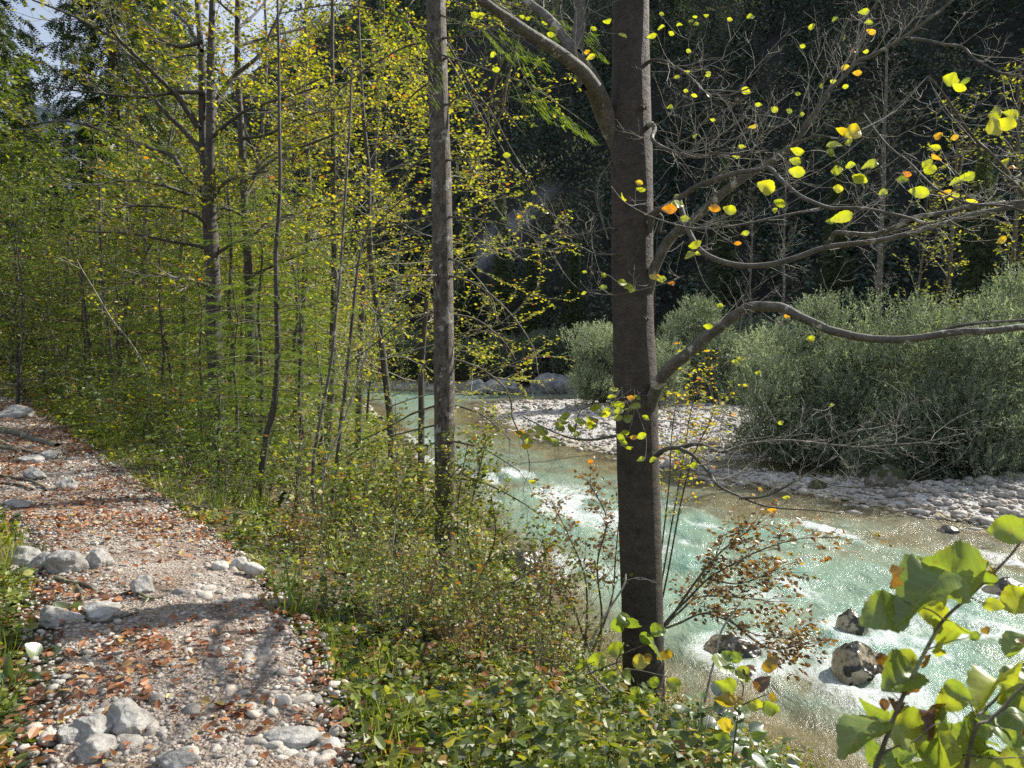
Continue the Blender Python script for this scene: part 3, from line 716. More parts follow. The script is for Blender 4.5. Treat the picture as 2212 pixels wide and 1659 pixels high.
def _spray(n, L, spread, wd=.035):
    V, Fc = [], []
    for i in range(n):
        t = (i + .5) / n
        for sgn in (-1, 1):
            l = L * (1 - .45 * t); a = len(V)
            V += [(0, t - wd, 0), (sgn * l * .75, t + l * spread, -.02), (0, t + wd, .012)]
            Fc.append((a, a + 1, a + 2) if sgn > 0 else (a, a + 2, a + 1))
    a = len(V); V += [(-.02, 0, 0), (.02, 0, 0), (0, 1.08, 0)]; Fc.append((a, a + 1, a + 2))
    return np.array(V, float), np.array(Fc)
T['spray'] = _spray(7, .26, .5)
T['spray_s'] = _spray(4, .40, .45, .085)
T['comb'] = _spray(10, .13, .35)
class Leaves:
    def __init__(s, kind): s.k = kind; s.p, s.d, s.n, s.s, s.t = [], [], [], [], []
    def add(s, p, d, n, size, tint):
        p = np.atleast_2d(p); m = len(p)
        s.p.append(p); s.d.append(np.broadcast_to(d, (m, 3)).astype(float)); s.n.append(np.broadcast_to(n, (m, 3)).astype(float))
        s.s.append(np.broadcast_to(size, (m,)).astype(float)); s.t.append(np.broadcast_to(tint, (m,)).astype(float))
    def count(s): return sum(len(a) for a in s.p)
    def build(s, name, mat, parent=None, origin=None, smooth=False, wid=1.0, warp=0.0):
        if not s.p: return None
        p, d, n, sz, t = [np.concatenate(a) for a in (s.p, s.d, s.n, s.s, s.t)]
        tm = T[s.k]; V0, F0 = tm[0], tm[1]
        y = nrm(d); x = nrm(np.cross(y, n) + 1e-6); z = np.cross(x, y)
        wv = wid * R.uniform(.8, 1.15, len(p))
        V = p[:, None] + sz[:, None, None] * (x[:, None] * (V0[:, 0][None, :, None] * wv[:, None, None]) + y[:, None] * V0[:, 1][None, :, None] + z[:, None] * V0[:, 2][None, :, None])
        if warp:
            fq = 2.2 / sz[:, None]; hh = fbm(V[..., 0] * fq, V[..., 1] * fq, V[..., 2] * fq, 2) - .5
            curl = R.normal(0, .35, len(p))[:, None] * (V0[:, 0][None] ** 2 * 2.0) + R.normal(-.1, .22, len(p))[:, None] * V0[:, 1][None] ** 2
            V = V + z[:, None] * ((hh * 1.2 * warp + curl) * sz[:, None])[..., None]
        Fx = F0[None] + (np.arange(len(p)) * len(V0))[:, None, None]
        at = {'tint': np.repeat(t, len(V0))}
        if len(tm) > 2: at['lx'] = np.tile(tm[2], len(p)); at['ly'] = np.tile(tm[3], len(p))
        return mk(name, V.reshape(-1, 3), Fx.reshape(-1, 3), mat, parent, smooth, at, origin)
rnd = R.random
def rv(s=1.0): return R.normal(size=3) * s
def perp(d):
    a = np.cross(d, (0, 0, 1.)); l = np.linalg.norm(a)
    return a / l if l > 1e-3 else np.array([1., 0, 0])
def leafy_twig(L, pts, size, tints, gap, flat=.5, start=.15):
    """alternate leaves in a loose horizontal spray along a twig"""
    pts = np.asarray(pts); d = np.r_[0, np.cumsum(np.linalg.norm(np.diff(pts, axis=0), axis=1))]
    n = max(1, int(d[-1] * (1 - start) / gap)); t = np.linspace(d[-1] * start, d[-1], n)
    p = np.stack([np.interp(t, d, pts[:, k]) for k in range(3)], 1)
    ax = nrm(pts[-1] - pts[0]); sd = perp(ax); sg = np.where(np.arange(n) % 2, 1, -1)[:, None]
    dr = nrm(ax * .7 + sd * sg * .9 + R.normal(size=(n, 3)) * .25 + np.array([0, 0, -.1]))
    nn = nrm(np.array([0, 0, 1.]) + R.normal(size=(n, 3)) * flat)
    L.add(p, dr, nn, size * R.uniform(.65, 1.2, n), tints(n))
def grow(W, L, p, d, length, r, lvl, cfg):
    sg = cfg['segs'][lvl]; step = length / sg; pts = [np.array(p, float)]; d = nrm(d)
    for i in range(sg):
        d = nrm(d + rv(cfg['wig'][lvl]) + np.array([0, 0, cfg['trop'][lvl]])); pts.append(pts[-1] + d * step)
    pts = np.array(pts); rr = r * np.linspace(1, cfg['taper'][lvl], sg + 1)
    W.add(pts, rr, cfg['sides'][lvl])
    last = len(cfg['segs']) - 1
    if lvl >= last:
        if L is not None and cfg.get('leaf'): leafy_twig(L, pts, *cfg['leaf'])
        return pts
    if L is not None and cfg.get('leaf') and lvl == last - 1: leafy_twig(L, pts[len(pts) // 2:], *cfg['leaf'])
    n = cfg['n'][lvl]; az = rnd() * 6.28
    for k in range(n):
        t = cfg['start'][lvl] + (1 - cfg['start'][lvl]) * (k + rnd() * .8) / n
        t = min(t, .99); i = t * sg; i0 = int(i); q = pts[i0] + (pts[i0 + 1] - pts[i0]) * (i - i0)
        ax = nrm(pts[i0 + 1] - pts[i0]); s1 = perp(ax); s2 = np.cross(ax, s1); az += 2.4
        side = s1 * math.cos(az) + s2 * math.sin(az)
        if cfg.get('planar') and lvl > 0: side = s1 * (1 if k % 2 else -1) + s2 * R.normal() * .3
        an = cfg['ang'][lvl] * R.uniform(.75, 1.25)
        nd = ax * math.cos(an) + side * math.sin(an)
        grow(W, L, q, nd, length * cfg['ratio'][lvl] * (1 - .55 * t) * R.uniform(.75, 1.25), max(rr[i0] * .55, cfg.get('rmin', .0015)), lvl + 1, cfg)
    return pts
def tnt(mean, sd):
    return lambda n: np.clip(R.normal(mean, sd, n), 0, 1)
def limb(W, uvY, w0, w1, per=5, n=8, rough=0.0, jit=0.0):
    """a limb traced as (u, v, Y) with its width in photo px"""
    p = np.array([P(*a) for a in uvY]); c = catmull(p, per)
    if jit: c = c + (np.stack([fbm(c[:, 0] * 6 + k * 9, c[:, 1] * 6, c[:, 2] * 6, 3) for k in range(3)], 1) - .5) * jit
    Y = c[:, 1]; t = np.linspace(0, 1, len(c)); r = (w0 + (w1 - w0) * t ** .8) * .5 * Y / F
    W.add(c, r, n, rough); return c, r
def seqY(uv, Y0, Y1):
    n = len(uv); return [(u, v, Y0 + (Y1 - Y0) * i / (n - 1)) for i, (u, v) in enumerate(uv)]
def side_twigs(W, L, c, n, l0, l1, r, cfg, t0=.1, t1=1., up=.35, spread=.9):
    for k in range(n):
        t = t0 + (t1 - t0) * (k + rnd()) / n; i = t * (len(c) - 1.01); i0 = int(i)
        q = c[i0] + (c[i0 + 1] - c[i0]) * (i - i0); ax = nrm(c[i0 + 1] - c[i0])
        s = perp(ax) * (1 if k % 2 else -1)
        d = ax * .75 + s * R.uniform(.2, spread) + np.array([0, 0, R.normal(up, .35)])
        grow(W, L, q, d, R.uniform(l0, l1), r, 0, cfg)
# ================================================================ the big beech, right of centre
B0 = P(1392, 1640, 6.0)
big = thing('beech_tree', 'large dark smooth-barked beech trunk right of centre with crooked limbs over the river', 'tree', B0)
W = Wood()
tr = np.array([(1392, 1760, 104), (1391, 1640, 99), (1391, 1500, 94), (1387, 1300, 91), (1381, 1080, 90), (1374, 880, 92), (1368, 700, 88), (1366, 560, 88), (1366, 400, 88), (1363, 280, 86), (1362, 140, 79), (1362, 0, 76), (1362, -400, 68), (1358, -1100, 50), (1350, -2000, 26)], float)
c = catmull(tr, 9); pts = np.array([P(a[0], a[1], 6.0) for a in c])
W.add(pts, c[:, 2] * .5 * 6.0 / F, 44, .06)
def ring_scar(u, v, s):
    c = P(u, v, 6.0); r = .165; dx = (u - 1372) / 45.; a = math.asin(max(-.95, min(.95, dx))); cc = P(1372 if v > 700 else 1364, v, 6.0); o_ = np.array([math.sin(a), -math.cos(a), 0])
    t = np.linspace(0, 2 * np.pi, 15); sd_ = np.array([math.cos(a), math.sin(a), 0]); ctr = cc + o_ * r * .98
    W.add(ctr + np.outer(np.cos(t) * s * 1.5, sd_) + np.outer(np.sin(t) * s * .7, [0, 0, 1.]), .006, 5); W.add([ctr - o_ * .02, ctr + o_ * .006, ctr + o_ * .012], [s * .9, s * .6, .002], 8)
for k_ in ((1390, 245, .02), (1352, 620, .018), (1395, 690, .022), (1350, 1010, .018), (1398, 1045, .02), (1372, 1130, .028), (1402, 1300, .024), (1362, 1390, .02)): ring_scar(*k_)
# branch collars and the fork swelling
W.build('trunk', M['beechbark'], big)
W = Wood(); WT = Wood(); Lb = Leaves('beechbig'); Ls = Leaves('beechbig')
bare = dict(segs=[6, 5, 3], wig=[.16, .2, .22], trop=[.06, .09, .12], taper=[.45, .45, .5], sides=[5, 4, 3], n=[6, 3], start=[.15, .15], ang=[.75, .8], ratio=[.62, .6], leaf=None, rmin=.0011, planar=True)
short = dict(bare, n=[4, 2])
# a: thick limb to the upper left and its forks
a0, _ = limb(W, [(1374, 470, 6.03), (1366, 400, 6.03), (1349, 338, 6.02), (1324, 285, 6.0), (1304, 240, 5.94), (1290, 205, 5.85), (1272, 168, 5.75), (1252, 140, 5.65), (1225, 118, 5.6)], 50, 37, 5, 16, .06)
a1, _ = limb(W, seqY([(1285, 190), (1262, 158), (1235, 135), (1208, 114), (1180, 95), (1140, 70), (1100, 42), (1060, 15), (1010, -30), (900, -140)], 5.62, 5.0), 31, 17, 5, 12, .04)
a2, _ = limb(W, seqY([(1270, 185), (1256, 150), (1246, 115), (1249, 70), (1253, 35), (1252, -10), (1246, -100)], 5.62, 5.9), 32, 22, 5, 12, .04)
a3, _ = limb(W, seqY([(1246, 118), (1225, 92), (1205, 62), (1180, 35), (1150, 12), (1100, -30), (1040, -90)], 5.6, 6.3), 25, 14, 5, 10, .04)
# b: limb rising to the upper right
b1, _ = limb(W, seqY([(1398, 640), (1412, 585), (1438, 528), (1459, 504), (1508, 466), (1543, 434), (1585, 399), (1634, 367), (1683, 338), (1716, 313), (1733, 296)], 5.95, 5.3), 24, 14, 5, 10, .08)
b1b, _ = limb(W, seqY([(1725, 306), (1738, 275), (1753, 252), (1774, 222), (1790, 196), (1816, 172), (1851, 133), (1880, 122), (1910, 105), (1963, 73), (2005, 42), (2050, 7), (2110, -50)], 5.32, 4.9), 12, 6, 5, 8, .05)
b2, _ = limb(W, seqY([(1960, 82), (2005, 88), (2040, 96), (2078, 101), (2100, 122), (2120, 136), (2150, 152), (2173, 161), (2212, 166), (2270, 172)], 4.95, 4.5), 6.5, 4, 5, 6)
b3, _ = limb(W, seqY([(1722, 308), (1745, 300), (1765, 292), (1800, 298), (1830, 300)], 5.3, 5.0), 8, 3, 5, 6)
# c: two long limbs bending right
c0, _ = limb(W, seqY([(1402, 500), (1412, 462), (1440, 446), (1473, 424), (1505, 403), (1543, 389), (1590, 374), (1634, 368), (1662, 364), (1683, 385), (1705, 405), (1735, 427), (1788, 448), (1830, 449), (1875, 452), (1945, 466), (1998, 482)], 5.9, 4.2), 15, 6, 5, 8, .04)
c1, _ = limb(W, seqY([(1466, 430), (1476, 466), (1490, 505), (1515, 542), (1553, 563), (1606, 574), (1665, 571), (1718, 557), (1781, 535), (1840, 527), (1910, 518), (1980, 500), (2050, 480), (2120, 460), (2212, 444), (2300, 430)], 5.75, 4.6), 12, 11, 5, 8, .05)
c2, _ = limb(W, seqY([(1785, 535), (1798, 512), (1806, 503), (1840, 505), (1885, 507), (1930, 492), (1975, 470), (2050, 458), (2100, 446), (2212, 436), (2300, 428)], 5.2, 4.4), 11, 9, 5, 8, .05)
c3, _ = limb(W, seqY([(1319, 402), (1349, 437), (1401, 466), (1454, 484), (1493, 493), (1525, 494), (1570, 490), (1613, 483), (1700, 464), (1770, 451)], 4.6, 4.9), 3.0, 6, 5, 6)
# d: heavy wavy limb across the willows
d1, _ = limb(W, seqY([(1396, 900), (1410, 862), (1422, 832), (1438, 805), (1473, 775), (1515, 738), (1553, 708), (1590, 680), (1620, 664), (1645, 660), (1690, 666), (1715, 677), (1745, 694), (1785, 712), (1840, 726), (1900, 732), (1960, 732), (2040, 722), (2120, 714), (2212, 706), (2300, 700)], 5.95, 4.4), 30, 14, 6, 14, .12, .03)
d2, _ = limb(W, seqY([(2000, 726), (2040, 712), (2080, 702), (2140, 696), (2212, 692), (2280, 690)], 4.7, 4.5), 7, 7, 5, 6)
# e: bare lower limbs reaching over the water
e1, _ = limb(W, seqY([(1418, 985), (1438, 970), (1473, 966), (1508, 959), (1540, 970), (1564, 976), (1613, 960), (1683, 952), (1735, 954), (1805, 962), (1858, 966), (1928, 961), (1998, 955), (2085, 936)], 5.9, 5.2), 12, 2.2, 5, 7, .05)
e2, _ = limb(W, seqY([(1470, 970), (1495, 982), (1512, 1000), (1532, 1022), (1553, 1050), (1595, 1071), (1648, 1092), (1697, 1099), (1753, 1102), (1816, 1109)], 5.7, 5.2), 10, 2.5, 5, 7, .05)
e3, _ = limb(W, seqY([(1735, 954), (1788, 950), (1840, 931), (1893, 924), (1945, 906), (1963, 868)], 5.5, 5.3), 4.5, 1.5, 5, 5)
e4, _ = limb(W, seqY([(1595, 1076), (1655, 1071), (1718, 1039), (1742, 1025), (1805, 987), (1858, 968)], 5.4, 5.1), 7, 2.5, 5, 5)
e5, _ = limb(W, seqY([(1742, 1025), (1800, 1048), (1860, 1052), (1928, 1053), (1998, 1029), (2075, 990)], 5.3, 5.0), 3.5, 1.3, 5, 5)
# f: small upper right branches, g: thin ones on the left side
f1, _ = limb(W, seqY([(1392, 140), (1408, 131), (1430, 130), (1453, 141), (1480, 158), (1508, 183), (1525, 200), (1570, 206), (1620, 190)], 5.95, 5.3), 9, 3, 5, 6)
f2, _ = limb(W, seqY([(1398, 275), (1408, 268), (1414, 280), (1408, 298), (1420, 312), (1445, 324), (1475, 333), (1508, 340), (1543, 330), (1600, 334), (1660, 325)], 5.9, 5.2), 12, 4, 5, 7, .05)
f3, _ = limb(W, seqY([(1438, 300), (1460, 318), (1485, 331), (1530, 335), (1580, 330)], 5.7, 5.4), 6, 3, 5, 5)
g1, _ = limb(W, seqY([(1326, 345), (1316, 357), (1296, 385), (1291, 427), (1300, 472), (1314, 518)], 6.0, 5.8), 6, 4, 5, 6, .1)
g2, _ = limb(W, seqY([(1330, 495), (1314, 493), (1279, 502), (1244, 507), (1174, 509), (1130, 495), (1085, 478)], 5.9, 6.4), 5, 1.5, 5, 5)
g3, _ = limb(W, seqY([(1330, 550), (1300, 549), (1279, 546), (1244, 532), (1174, 542), (1120, 556), (1086, 560), (1064, 542)], 5.9, 6.3), 4.5, 1.5, 5, 5)
g4, _ = limb(W, seqY([(1480, 594), (1471, 598), (1436, 612), (1384, 626), (1331, 637), (1279, 633), (1244, 619), (1219, 591)], 5.0, 5.3), 3.5, 1.2, 5, 5)
g5, _ = limb(W, seqY([(1345, 940), (1331, 941), (1279, 950), (1237, 947), (1191, 931), (1130, 900)], 5.9, 5.6), 9, 2.5, 5, 6, .05)
g6, _ = limb(W, seqY([(1242, 948), (1244, 920), (1261, 882), (1331, 870), (1384, 866)], 5.8, 5.5), 4, 1.5, 5, 5)
g7, _ = limb(W, seqY([(1410, 455), (1430, 470), (1425, 500), (1440, 500)], 5.9, 5.9), 10, 6, 4, 6)
h1, _ = limb(W, seqY([(2005, 164), (2033, 196), (2060, 235), (2085, 273), (2110, 305), (2138, 329), (2173, 367), (2212, 420), (2270, 480)], 2.9, 3.2), 4, 8, 5, 6)
h2, _ = limb(W, seqY([(1865, 245), (1903, 297), (1930, 325), (1963, 350), (2015, 402), (2060, 427), (2103, 441), (2173, 445), (2230, 466)], 3.6, 3.2), 3, 6, 5, 6)
h3, _ = limb(W, seqY([(2015, 189), (2050, 245), (2090, 290), (2138, 350), (2200, 400)], 3.0, 3.1), 2.5, 4, 5, 5)
W.build('limbs', M['limbbark'], big)
for cc, n_t, l0, l1, r_, cf in ((b1, 6, .35, .8, .004, bare), (b1b, 11, .35, .75, .0035, bare), (b2, 8, .2, .5, .0025, short), (b3, 4, .2, .4, .002, short), (c0, 9, .3, .7, .0035, bare), (c1, 9, .25, .6, .003, bare),
                               (c2, 7, .2, .5, .003, short), (c3, 8, .2, .45, .002, short), (d1, 5, .2, .45, .0025, short), (e1, 13, .25, .6, .003, bare), (e2, 8, .25, .5, .003, bare), (e3, 6, .15, .4, .002, short),
                               (e4, 6, .2, .45, .002, short), (e5, 5, .15, .4, .002, short), (f1, 6, .3, .7, .003, bare), (f2, 8, .3, .7, .003, bare), (f3, 6, .3, .6, .003, bare), (g2, 7, .2, .5, .002, short), (g3, 7, .2, .45, .002, short),
                               (g4, 5, .12, .3, .0018, short), (g5, 5, .15, .4, .002, short), (g6, 4, .15, .3, .002, short), (h1, 9, .12, .35, .0014, short), (h2, 9, .15, .4, .0016, short), (h3, 5, .12, .3, .0012, short), (a1, 5, .3, .6, .003, short), (a2, 3, .3, .6, .003, short), (a3, 4, .3, .6, .003, short)):
    side_twigs(WT, None, cc, n_t, l0, l1, r_, cf, up=.4)
side_twigs(WT, None, d1[28:60], 3, .3, .6, .003, short, up=-.7)
side_twigs(WT, None, e1[20:60], 5, .2, .5, .003, short, up=-.6)
# single large leaves seen against the dark slope: x, y in the 2212 px wide crop of the right upper part, size
BL = [(525, 103, 60, .3), (905, 163, 62, .4), (1255, 140, 65, .35), (1270, 197, 60, .88), (1107, 233, 36, .35), (845, 285, 40, .4), (185, 150, 40, .3), (260, 463, 42, .3), (495, 560, 62, .55), (122, 560, 38, .35), (175, 592, 45, .7), (67, 478, 44, .4), (30, 660, 36, .35), (670, 675, 55, .4), (570, 645, 45, .4),
      (842, 705, 44, .4), (760, 685, 48, .3), (545, 780, 52, .8), (470, 905, 52, .45), (185, 842, 42, .4), (290, 740, 38, .35), (440, 965, 42, .35), (815, 935, 92, .45), (800, 995, 82, .4), (810, 1060, 112, .45), (620, 1155, 128, .6), (395, 1295, 92, .4), (300, 1285, 88, .93), (680, 1300, 52, .45), (490, 1440, 62, .4), (445, 1500, 52, .95),
      (20, 1290, 105, .95), (70, 1215, 55, .4), (75, 1260, 95, .35), (120, 1350, 70, .4), (1060, 1050, 90, .3), (1200, 1105, 112, .4), (1135, 1020, 80, .35), (1270, 1010, 90, .35), (1150, 820, 140, .75), (1090, 800, 90, .8), (1040, 890, 110, .35), (1135, 875, 72, .4), (1060, 1165, 70, .6), (1570, 1185, 132, .35), (1340, 1190, 65, .4),
      (1640, 1050, 112, .4), (1620, 1010, 95, .35), (1665, 910, 75, .45), (1690, 840, 80, .9), (1785, 848, 62, .85), (1810, 540, 105, .45), (1755, 490, 100, .4), (2045, 780, 165, .65), (2100, 760, 150, .5), (2140, 705, 100, .4), (2045, 700, 115, .4), (2100, 1000, 105, .6), (2150, 1030, 60, .93), (1865, 1090, 100, .3), (1790, 1115, 75, .25), (1740, 1190, 55, .85),
      (1790, 1210, 60, .6), (1890, 1245, 80, .7), (1100, 1335, 110, .4), (1490, 1075, 60, .97), (1470, 1105, 95, .15), (2068, 1480, 85, .8), (1105, 410, 60, .8), (1185, 450, 55, .88), (1160, 315, 40, .97), (1237, 318, 38, .4), (1107, 535, 50, .4), (965, 530, 36, .45), (1035, 505, 50, .5), (700, 1250, 90, .3), (1010, 1370, 60, .1), (185, 1510, 100, .4), (150, 1575, 80, .45), (205, 1565, 65, .5),
      (1030, 940, 90, .1), (1850, 497, 75, .1), (1045, 115, 45, .1), (265, 585, 40, .1), (815, 578, 34, .1), (1670, 970, 80, .9), (180, 105, 38, .35), (250, 95, 36, .35), (395, 120, 38, .5), (155, 128, 34, .4), (1230, 70, 60, .3), (130, 440, 44, .4)]
def facing(p, d, jit=.5):
    v = nrm(np.array([0, 0, CAMZ]) - p); return nrm(v + rv(jit))
def leaf_at(L, u, v, szU, Y, tint, ang=None, jit=.5):
    if ang is None: ang = R.uniform(-.5, .5) + (0 if rnd() < .5 else math.pi)
    base = P(u - math.cos(ang) * szU * .5, v + math.sin(ang) * szU * .5, Y); tip = P(u + math.cos(ang) * szU * .5, v - math.sin(ang) * szU * .5, Y + R.normal() * .015)
    L.add(base, tip - base, facing(base, tip - base, jit * .75), np.linalg.norm(tip - base), tint)
for x, y, s, t in BL:
    sU = s * .32; leaf_at(Lb, 1438 + .35 * x, .35 * y, sU, np.clip(.072 * F / sU, 2.1, 5.9), t)
BL2 = [(1205, 105, 12, .4), (1040, 32, 16, .4), (1037, 37, 14, .35), (1141, 40, 14, .4), (1177, 48, 16, .3), (1128, 36, 14, .4), (1182, 45, 13, .4), (1191, 75, 20, .35), (1194, 62, 18, .3), (1312, 46, 20, .35), (1283, 62, 16, .4), (1277, 122, 20, .65), (1268, 112, 14, .9), (1345, 78, 20, .4), (1027, 32, 18, .4), (1064, 118, 16, .4), (1020, 150, 16, .35), (1071, 150, 18, .35),
       (1035, 362, 18, .5), (1095, 335, 18, .35), (1153, 417, 14, .35), (1180, 457, 14, .4), (1173, 510, 12, .6), (1122, 468, 12, .9), (1089, 473, 14, .1), (1152, 470, 12, .1), (1232, 455, 12, .1), (1345, 428, 20, .45), (1380, 395, 18, .8), (1385, 410, 20, .3),
       (1302, 622, 20, .35), (1345, 610, 22, .35), (1355, 618, 18, .3), (1365, 624, 20, .4), (1343, 625, 14, .9), (1260, 633, 14, .5), (1262, 588, 12, .35), (1305, 595, 14, .35), (1412, 600, 22, .8), (1430, 604, 20, .3), (1420, 598, 18, .9), (1452, 612, 12, .97),
       (1428, 60, 18, .35), (1450, 72, 14, .4), (1410, 78, 20, .4), (1487, 110, 14, .35), (1468, 55, 14, .4), (1430, 30, 12, .4), (1530, 157, 12, .35), (1555, 660, 16, .35), (1560, 702, 18, .3), (1638, 805, 16, .4), (1530, 705, 22, .35), (1590, 783, 20, .4), (1600, 776, 18, .5), (1700, 683, 14, .9), (1750, 732, 20, .4), (1796, 876, 14, .4), (1687, 913, 14, .4),
       (1385, 942, 24, .35), (1350, 935, 20, .3), (1400, 1010, 16, .2), (1360, 968, 18, .3), (1475, 968, 16, .3), (1520, 967, 20, .4), (1500, 1005, 22, .3), (1385, 992, 20, .3), (1370, 945, 18, .9), (1340, 945, 22, .2), (1345, 955, 22, .3), (1410, 993, 18, .4), (1395, 1008, 16, .3), (1465, 975, 16, .2), (1150, 1040, 16, .6), (1275, 998, 16, .97), (1670, 1103, 16, .9), (1700, 1075, 14, .6)]
for u, v, s, t in BL2: leaf_at(Lb, u, v, s, np.clip(.062 * F / s, 3.5, 6.2), t)
for k in range(52):       # the flat leafy spray crossing the trunk
    u = R.uniform(1095, 1400); v = 940 - (u - 1095) * .22 + R.normal() * 16 - 6
    leaf_at(Lb, u, v + (20 if u < 1300 else 0), R.uniform(14, 26), R.uniform(5.3, 5.7), float(np.clip(R.choice([.15, .3, .45, .8, .92], p=[.35, .3, .15, .12, .08]), 0, 1)))
WP = Wood(); cloud = np.vstack([V.reshape(m_, n_2, 3).mean(1) for w_ in (W, WT) for V, m_, n_2 in w_.b.get(0, [])])
for arr in Lb.p:
    for bpt in arr:
        dd = np.linalg.norm(cloud - bpt, axis=1); j = int(np.argmin(dd))
        if .008 < dd[j] < .75:
            q = cloud[j]; mid = (q + bpt) / 2 + np.array([0, 0, -.06 * dd[j]]) + rv(.04 * dd[j]); WP.add(catmull([q, mid, bpt], 3), [.0013, .0013, .0012, .0012, .0011, .001, .001][:7], 3)
WT.b[0] += WP.b[0]; WT.build('twigs', M['twig'], big)
Lb.build('leaves', M['bigyellow'], big, smooth=True, wid=1.18, warp=.35)
# ================================================================ the straight spruce trunk
S0 = P(961, 1330, 9.0)
spr = thing('spruce_tree', 'straight grey-brown spruce trunk left of centre with drooping dead branches', 'tree', S0)
W = Wood()
tr = np.array([(962, 1420, 56), (961, 1330, 50), (961, 1150, 45), (961, 1000, 44), (959, 800, 44), (957, 600, 43), (953, 400, 43), (947, 200, 42), (941, 0, 41), (930, -400, 34), (915, -1000, 20), (905, -1500, 6)], float)
c = catmull(tr, 9); W.add([P(a[0], a[1], 9.0) for a in c], c[:, 2] * .5 * 9.0 / F, 26, .06, 3); W.build('trunk', M['sprucebark'], spr)
W = Wood(); WT = Wood()
SB = [[(981, 679), (1034, 693), (1086, 735), (1114, 777)], [(980, 598), (1023, 612), (1072, 647), (1121, 700), (1153, 756), (1162, 805)], [(981, 777), (1034, 794), (1086, 833), (1104, 868), (1107, 903), (1139, 973), (1144, 1018)],
      [(981, 875), (1034, 892), (1076, 924), (1104, 952)], [(983, 954), (1034, 966), (1069, 983), (1123, 1018)], [(985, 1032), (1051, 1046), (1121, 1081), (1167, 1113)], [(938, 777), (915, 791), (908, 812)], [(939, 877), (887, 896), (824, 931), (754, 962)],
      [(939, 919), (876, 934), (806, 955), (719, 1004)], [(939, 957), (894, 970), (859, 987)], [(934, 675), (876, 693), (806, 745), (736, 798)], [(932, 595), (859, 598), (789, 623)], [(925, 91), (876, 101), (806, 140), (736, 192), (700, 250)], [(936, 73), (876, 42), (806, 21), (719, 10), (600, 30)],
      [(929, 469), (841, 490), (719, 507), (640, 530)], [(929, 525), (806, 560), (700, 610)], [(975, 346), (1010, 343), (1050, 350)], [(975, 469), (1023, 472), (1104, 490), (1170, 525)], [(970, 225), (985, 212), (1004, 209), (1040, 230)], [(968, 82), (1010, 78), (1060, 80)],
      [(970, 100), (1020, 190), (1060, 240), (1100, 315), (1139, 378), (1170, 437), (1216, 483)], [(970, 130), (1010, 200), (1050, 270)], [(925, 180), (880, 220), (846, 300)], [(935, 330), (890, 360), (840, 420), (790, 450)], [(932, 400), (870, 430), (780, 520)], [(975, 560), (1010, 580), (1060, 640), (1075, 700)]]
dead = dict(segs=[5, 3], wig=[.18, .25], trop=[-.12, -.1], taper=[.4, .4], sides=[4, 3], n=[3], start=[.2], ang=[.6], ratio=[.5], leaf=None, rmin=.0014)
for br in SB:
    y1 = R.uniform(8.0, 9.6); cc, _ = limb(W, seqY([((961 if br[0][0] > 950 else 958) if False else br[0][0] + (-12 if br[0][0] > 950 else 12), br[0][1])] + br, 9.0, y1), 6.5, 2.2, 5, 6, .1)
    side_twigs(WT, None, cc, 7, .12, .5, .003, dead, t0=.25, up=-.5)
# hanging tangle of dead branch between the trunks
for br in ([(1118, 60), (1118, 94), (1100, 160), (1083, 245), (1050, 300), (1030, 340), (1013, 400)], [(1090, 115), (1070, 180), (1055, 260), (1090, 330), (1100, 360)], [(1125, 60), (1090, 192), (1083, 245)]):
    cc, _ = limb(W, seqY(br, 7.6, 7.9), 5, 2, 5, 5, .1); side_twigs(WT, None, cc, 9, .15, .5, .003, dead, t0=.15, up=-.5)
W.build('branches', M['deadtwig'], spr); WT.build('dead_twigs', M['deadtwig'], spr)
# green sprays of the spruce bough between the two trunks
Ln = Leaves('spray')
def bough(Ln, p0, p1, n, wid, size, tm, droop=.35, dens=1.0):
    p0, p1 = np.array(p0), np.array(p1); ax = p1 - p0; L_ = np.linalg.norm(ax); a = ax / L_; s = perp(a)
    t = R.uniform(.02, 1, n); sg = R.choice([-1, 1], n); off = R.uniform(0, 1, n) ** .8 * wid * (1.05 - t * .85) * L_
    q = p0 + ax * t[:, None] + s * (sg * off)[:, None] - np.array([0, 0, 1.]) * (off * droop + t * t * L_ * .08)[:, None]
    d = nrm(a * .8 + s * (sg * .75)[:, None] + np.array([0, 0, -.35]) + R.normal(size=(n, 3)) * .18)
    Ln.add(q, d, nrm(np.array([0, 0, 1.]) + R.normal(size=(n, 3)) * .35), size * R.uniform(.7, 1.25, n), tm(n))
W = Wood()
for (a, b, n, wd) in (((1120, 175, 7.4), (1285, 280, 7.1), 190, .42), ((1050, 40, 7.6), (1180, 120, 7.3), 130, .5), ((1000, 20, 7.8), (1100, 110, 7.4), 120, .5), ((1090, 90, 7.6), (1165, 230, 7.2), 90, .35), ((1130, 20, 7.6), (1290, 60, 7.3), 110, .45), ((1180, 10, 7.9), (1310, 110, 7.7), 70, .3), ((800, -30, 8.6), (900, 60, 8.2), 140, .6), ((700, -40, 8.8), (780, 100, 8.2), 150, .6), ((880, 20, 8.5), (925, 200, 8.2), 120, .5)):
    bough(Ln, P(*a), P(*b), int(n * 1.5), wd, .062, tnt(.65, .25), .55); t0_ = P(945, a[1] - 60, 9.0); W.add(catmull([t0_, P(*a), (P(*a) + P(*b)) / 2 + [0, 0, .02], P(*b)], 4), [.011, .01, .009, .008, .007, .006, .006, .005, .004, .004, .003, .002, .0015], 4)
W.build('green_boughs', M['deadtwig'], spr); Ln.build('needles', M['needle_young'], spr)
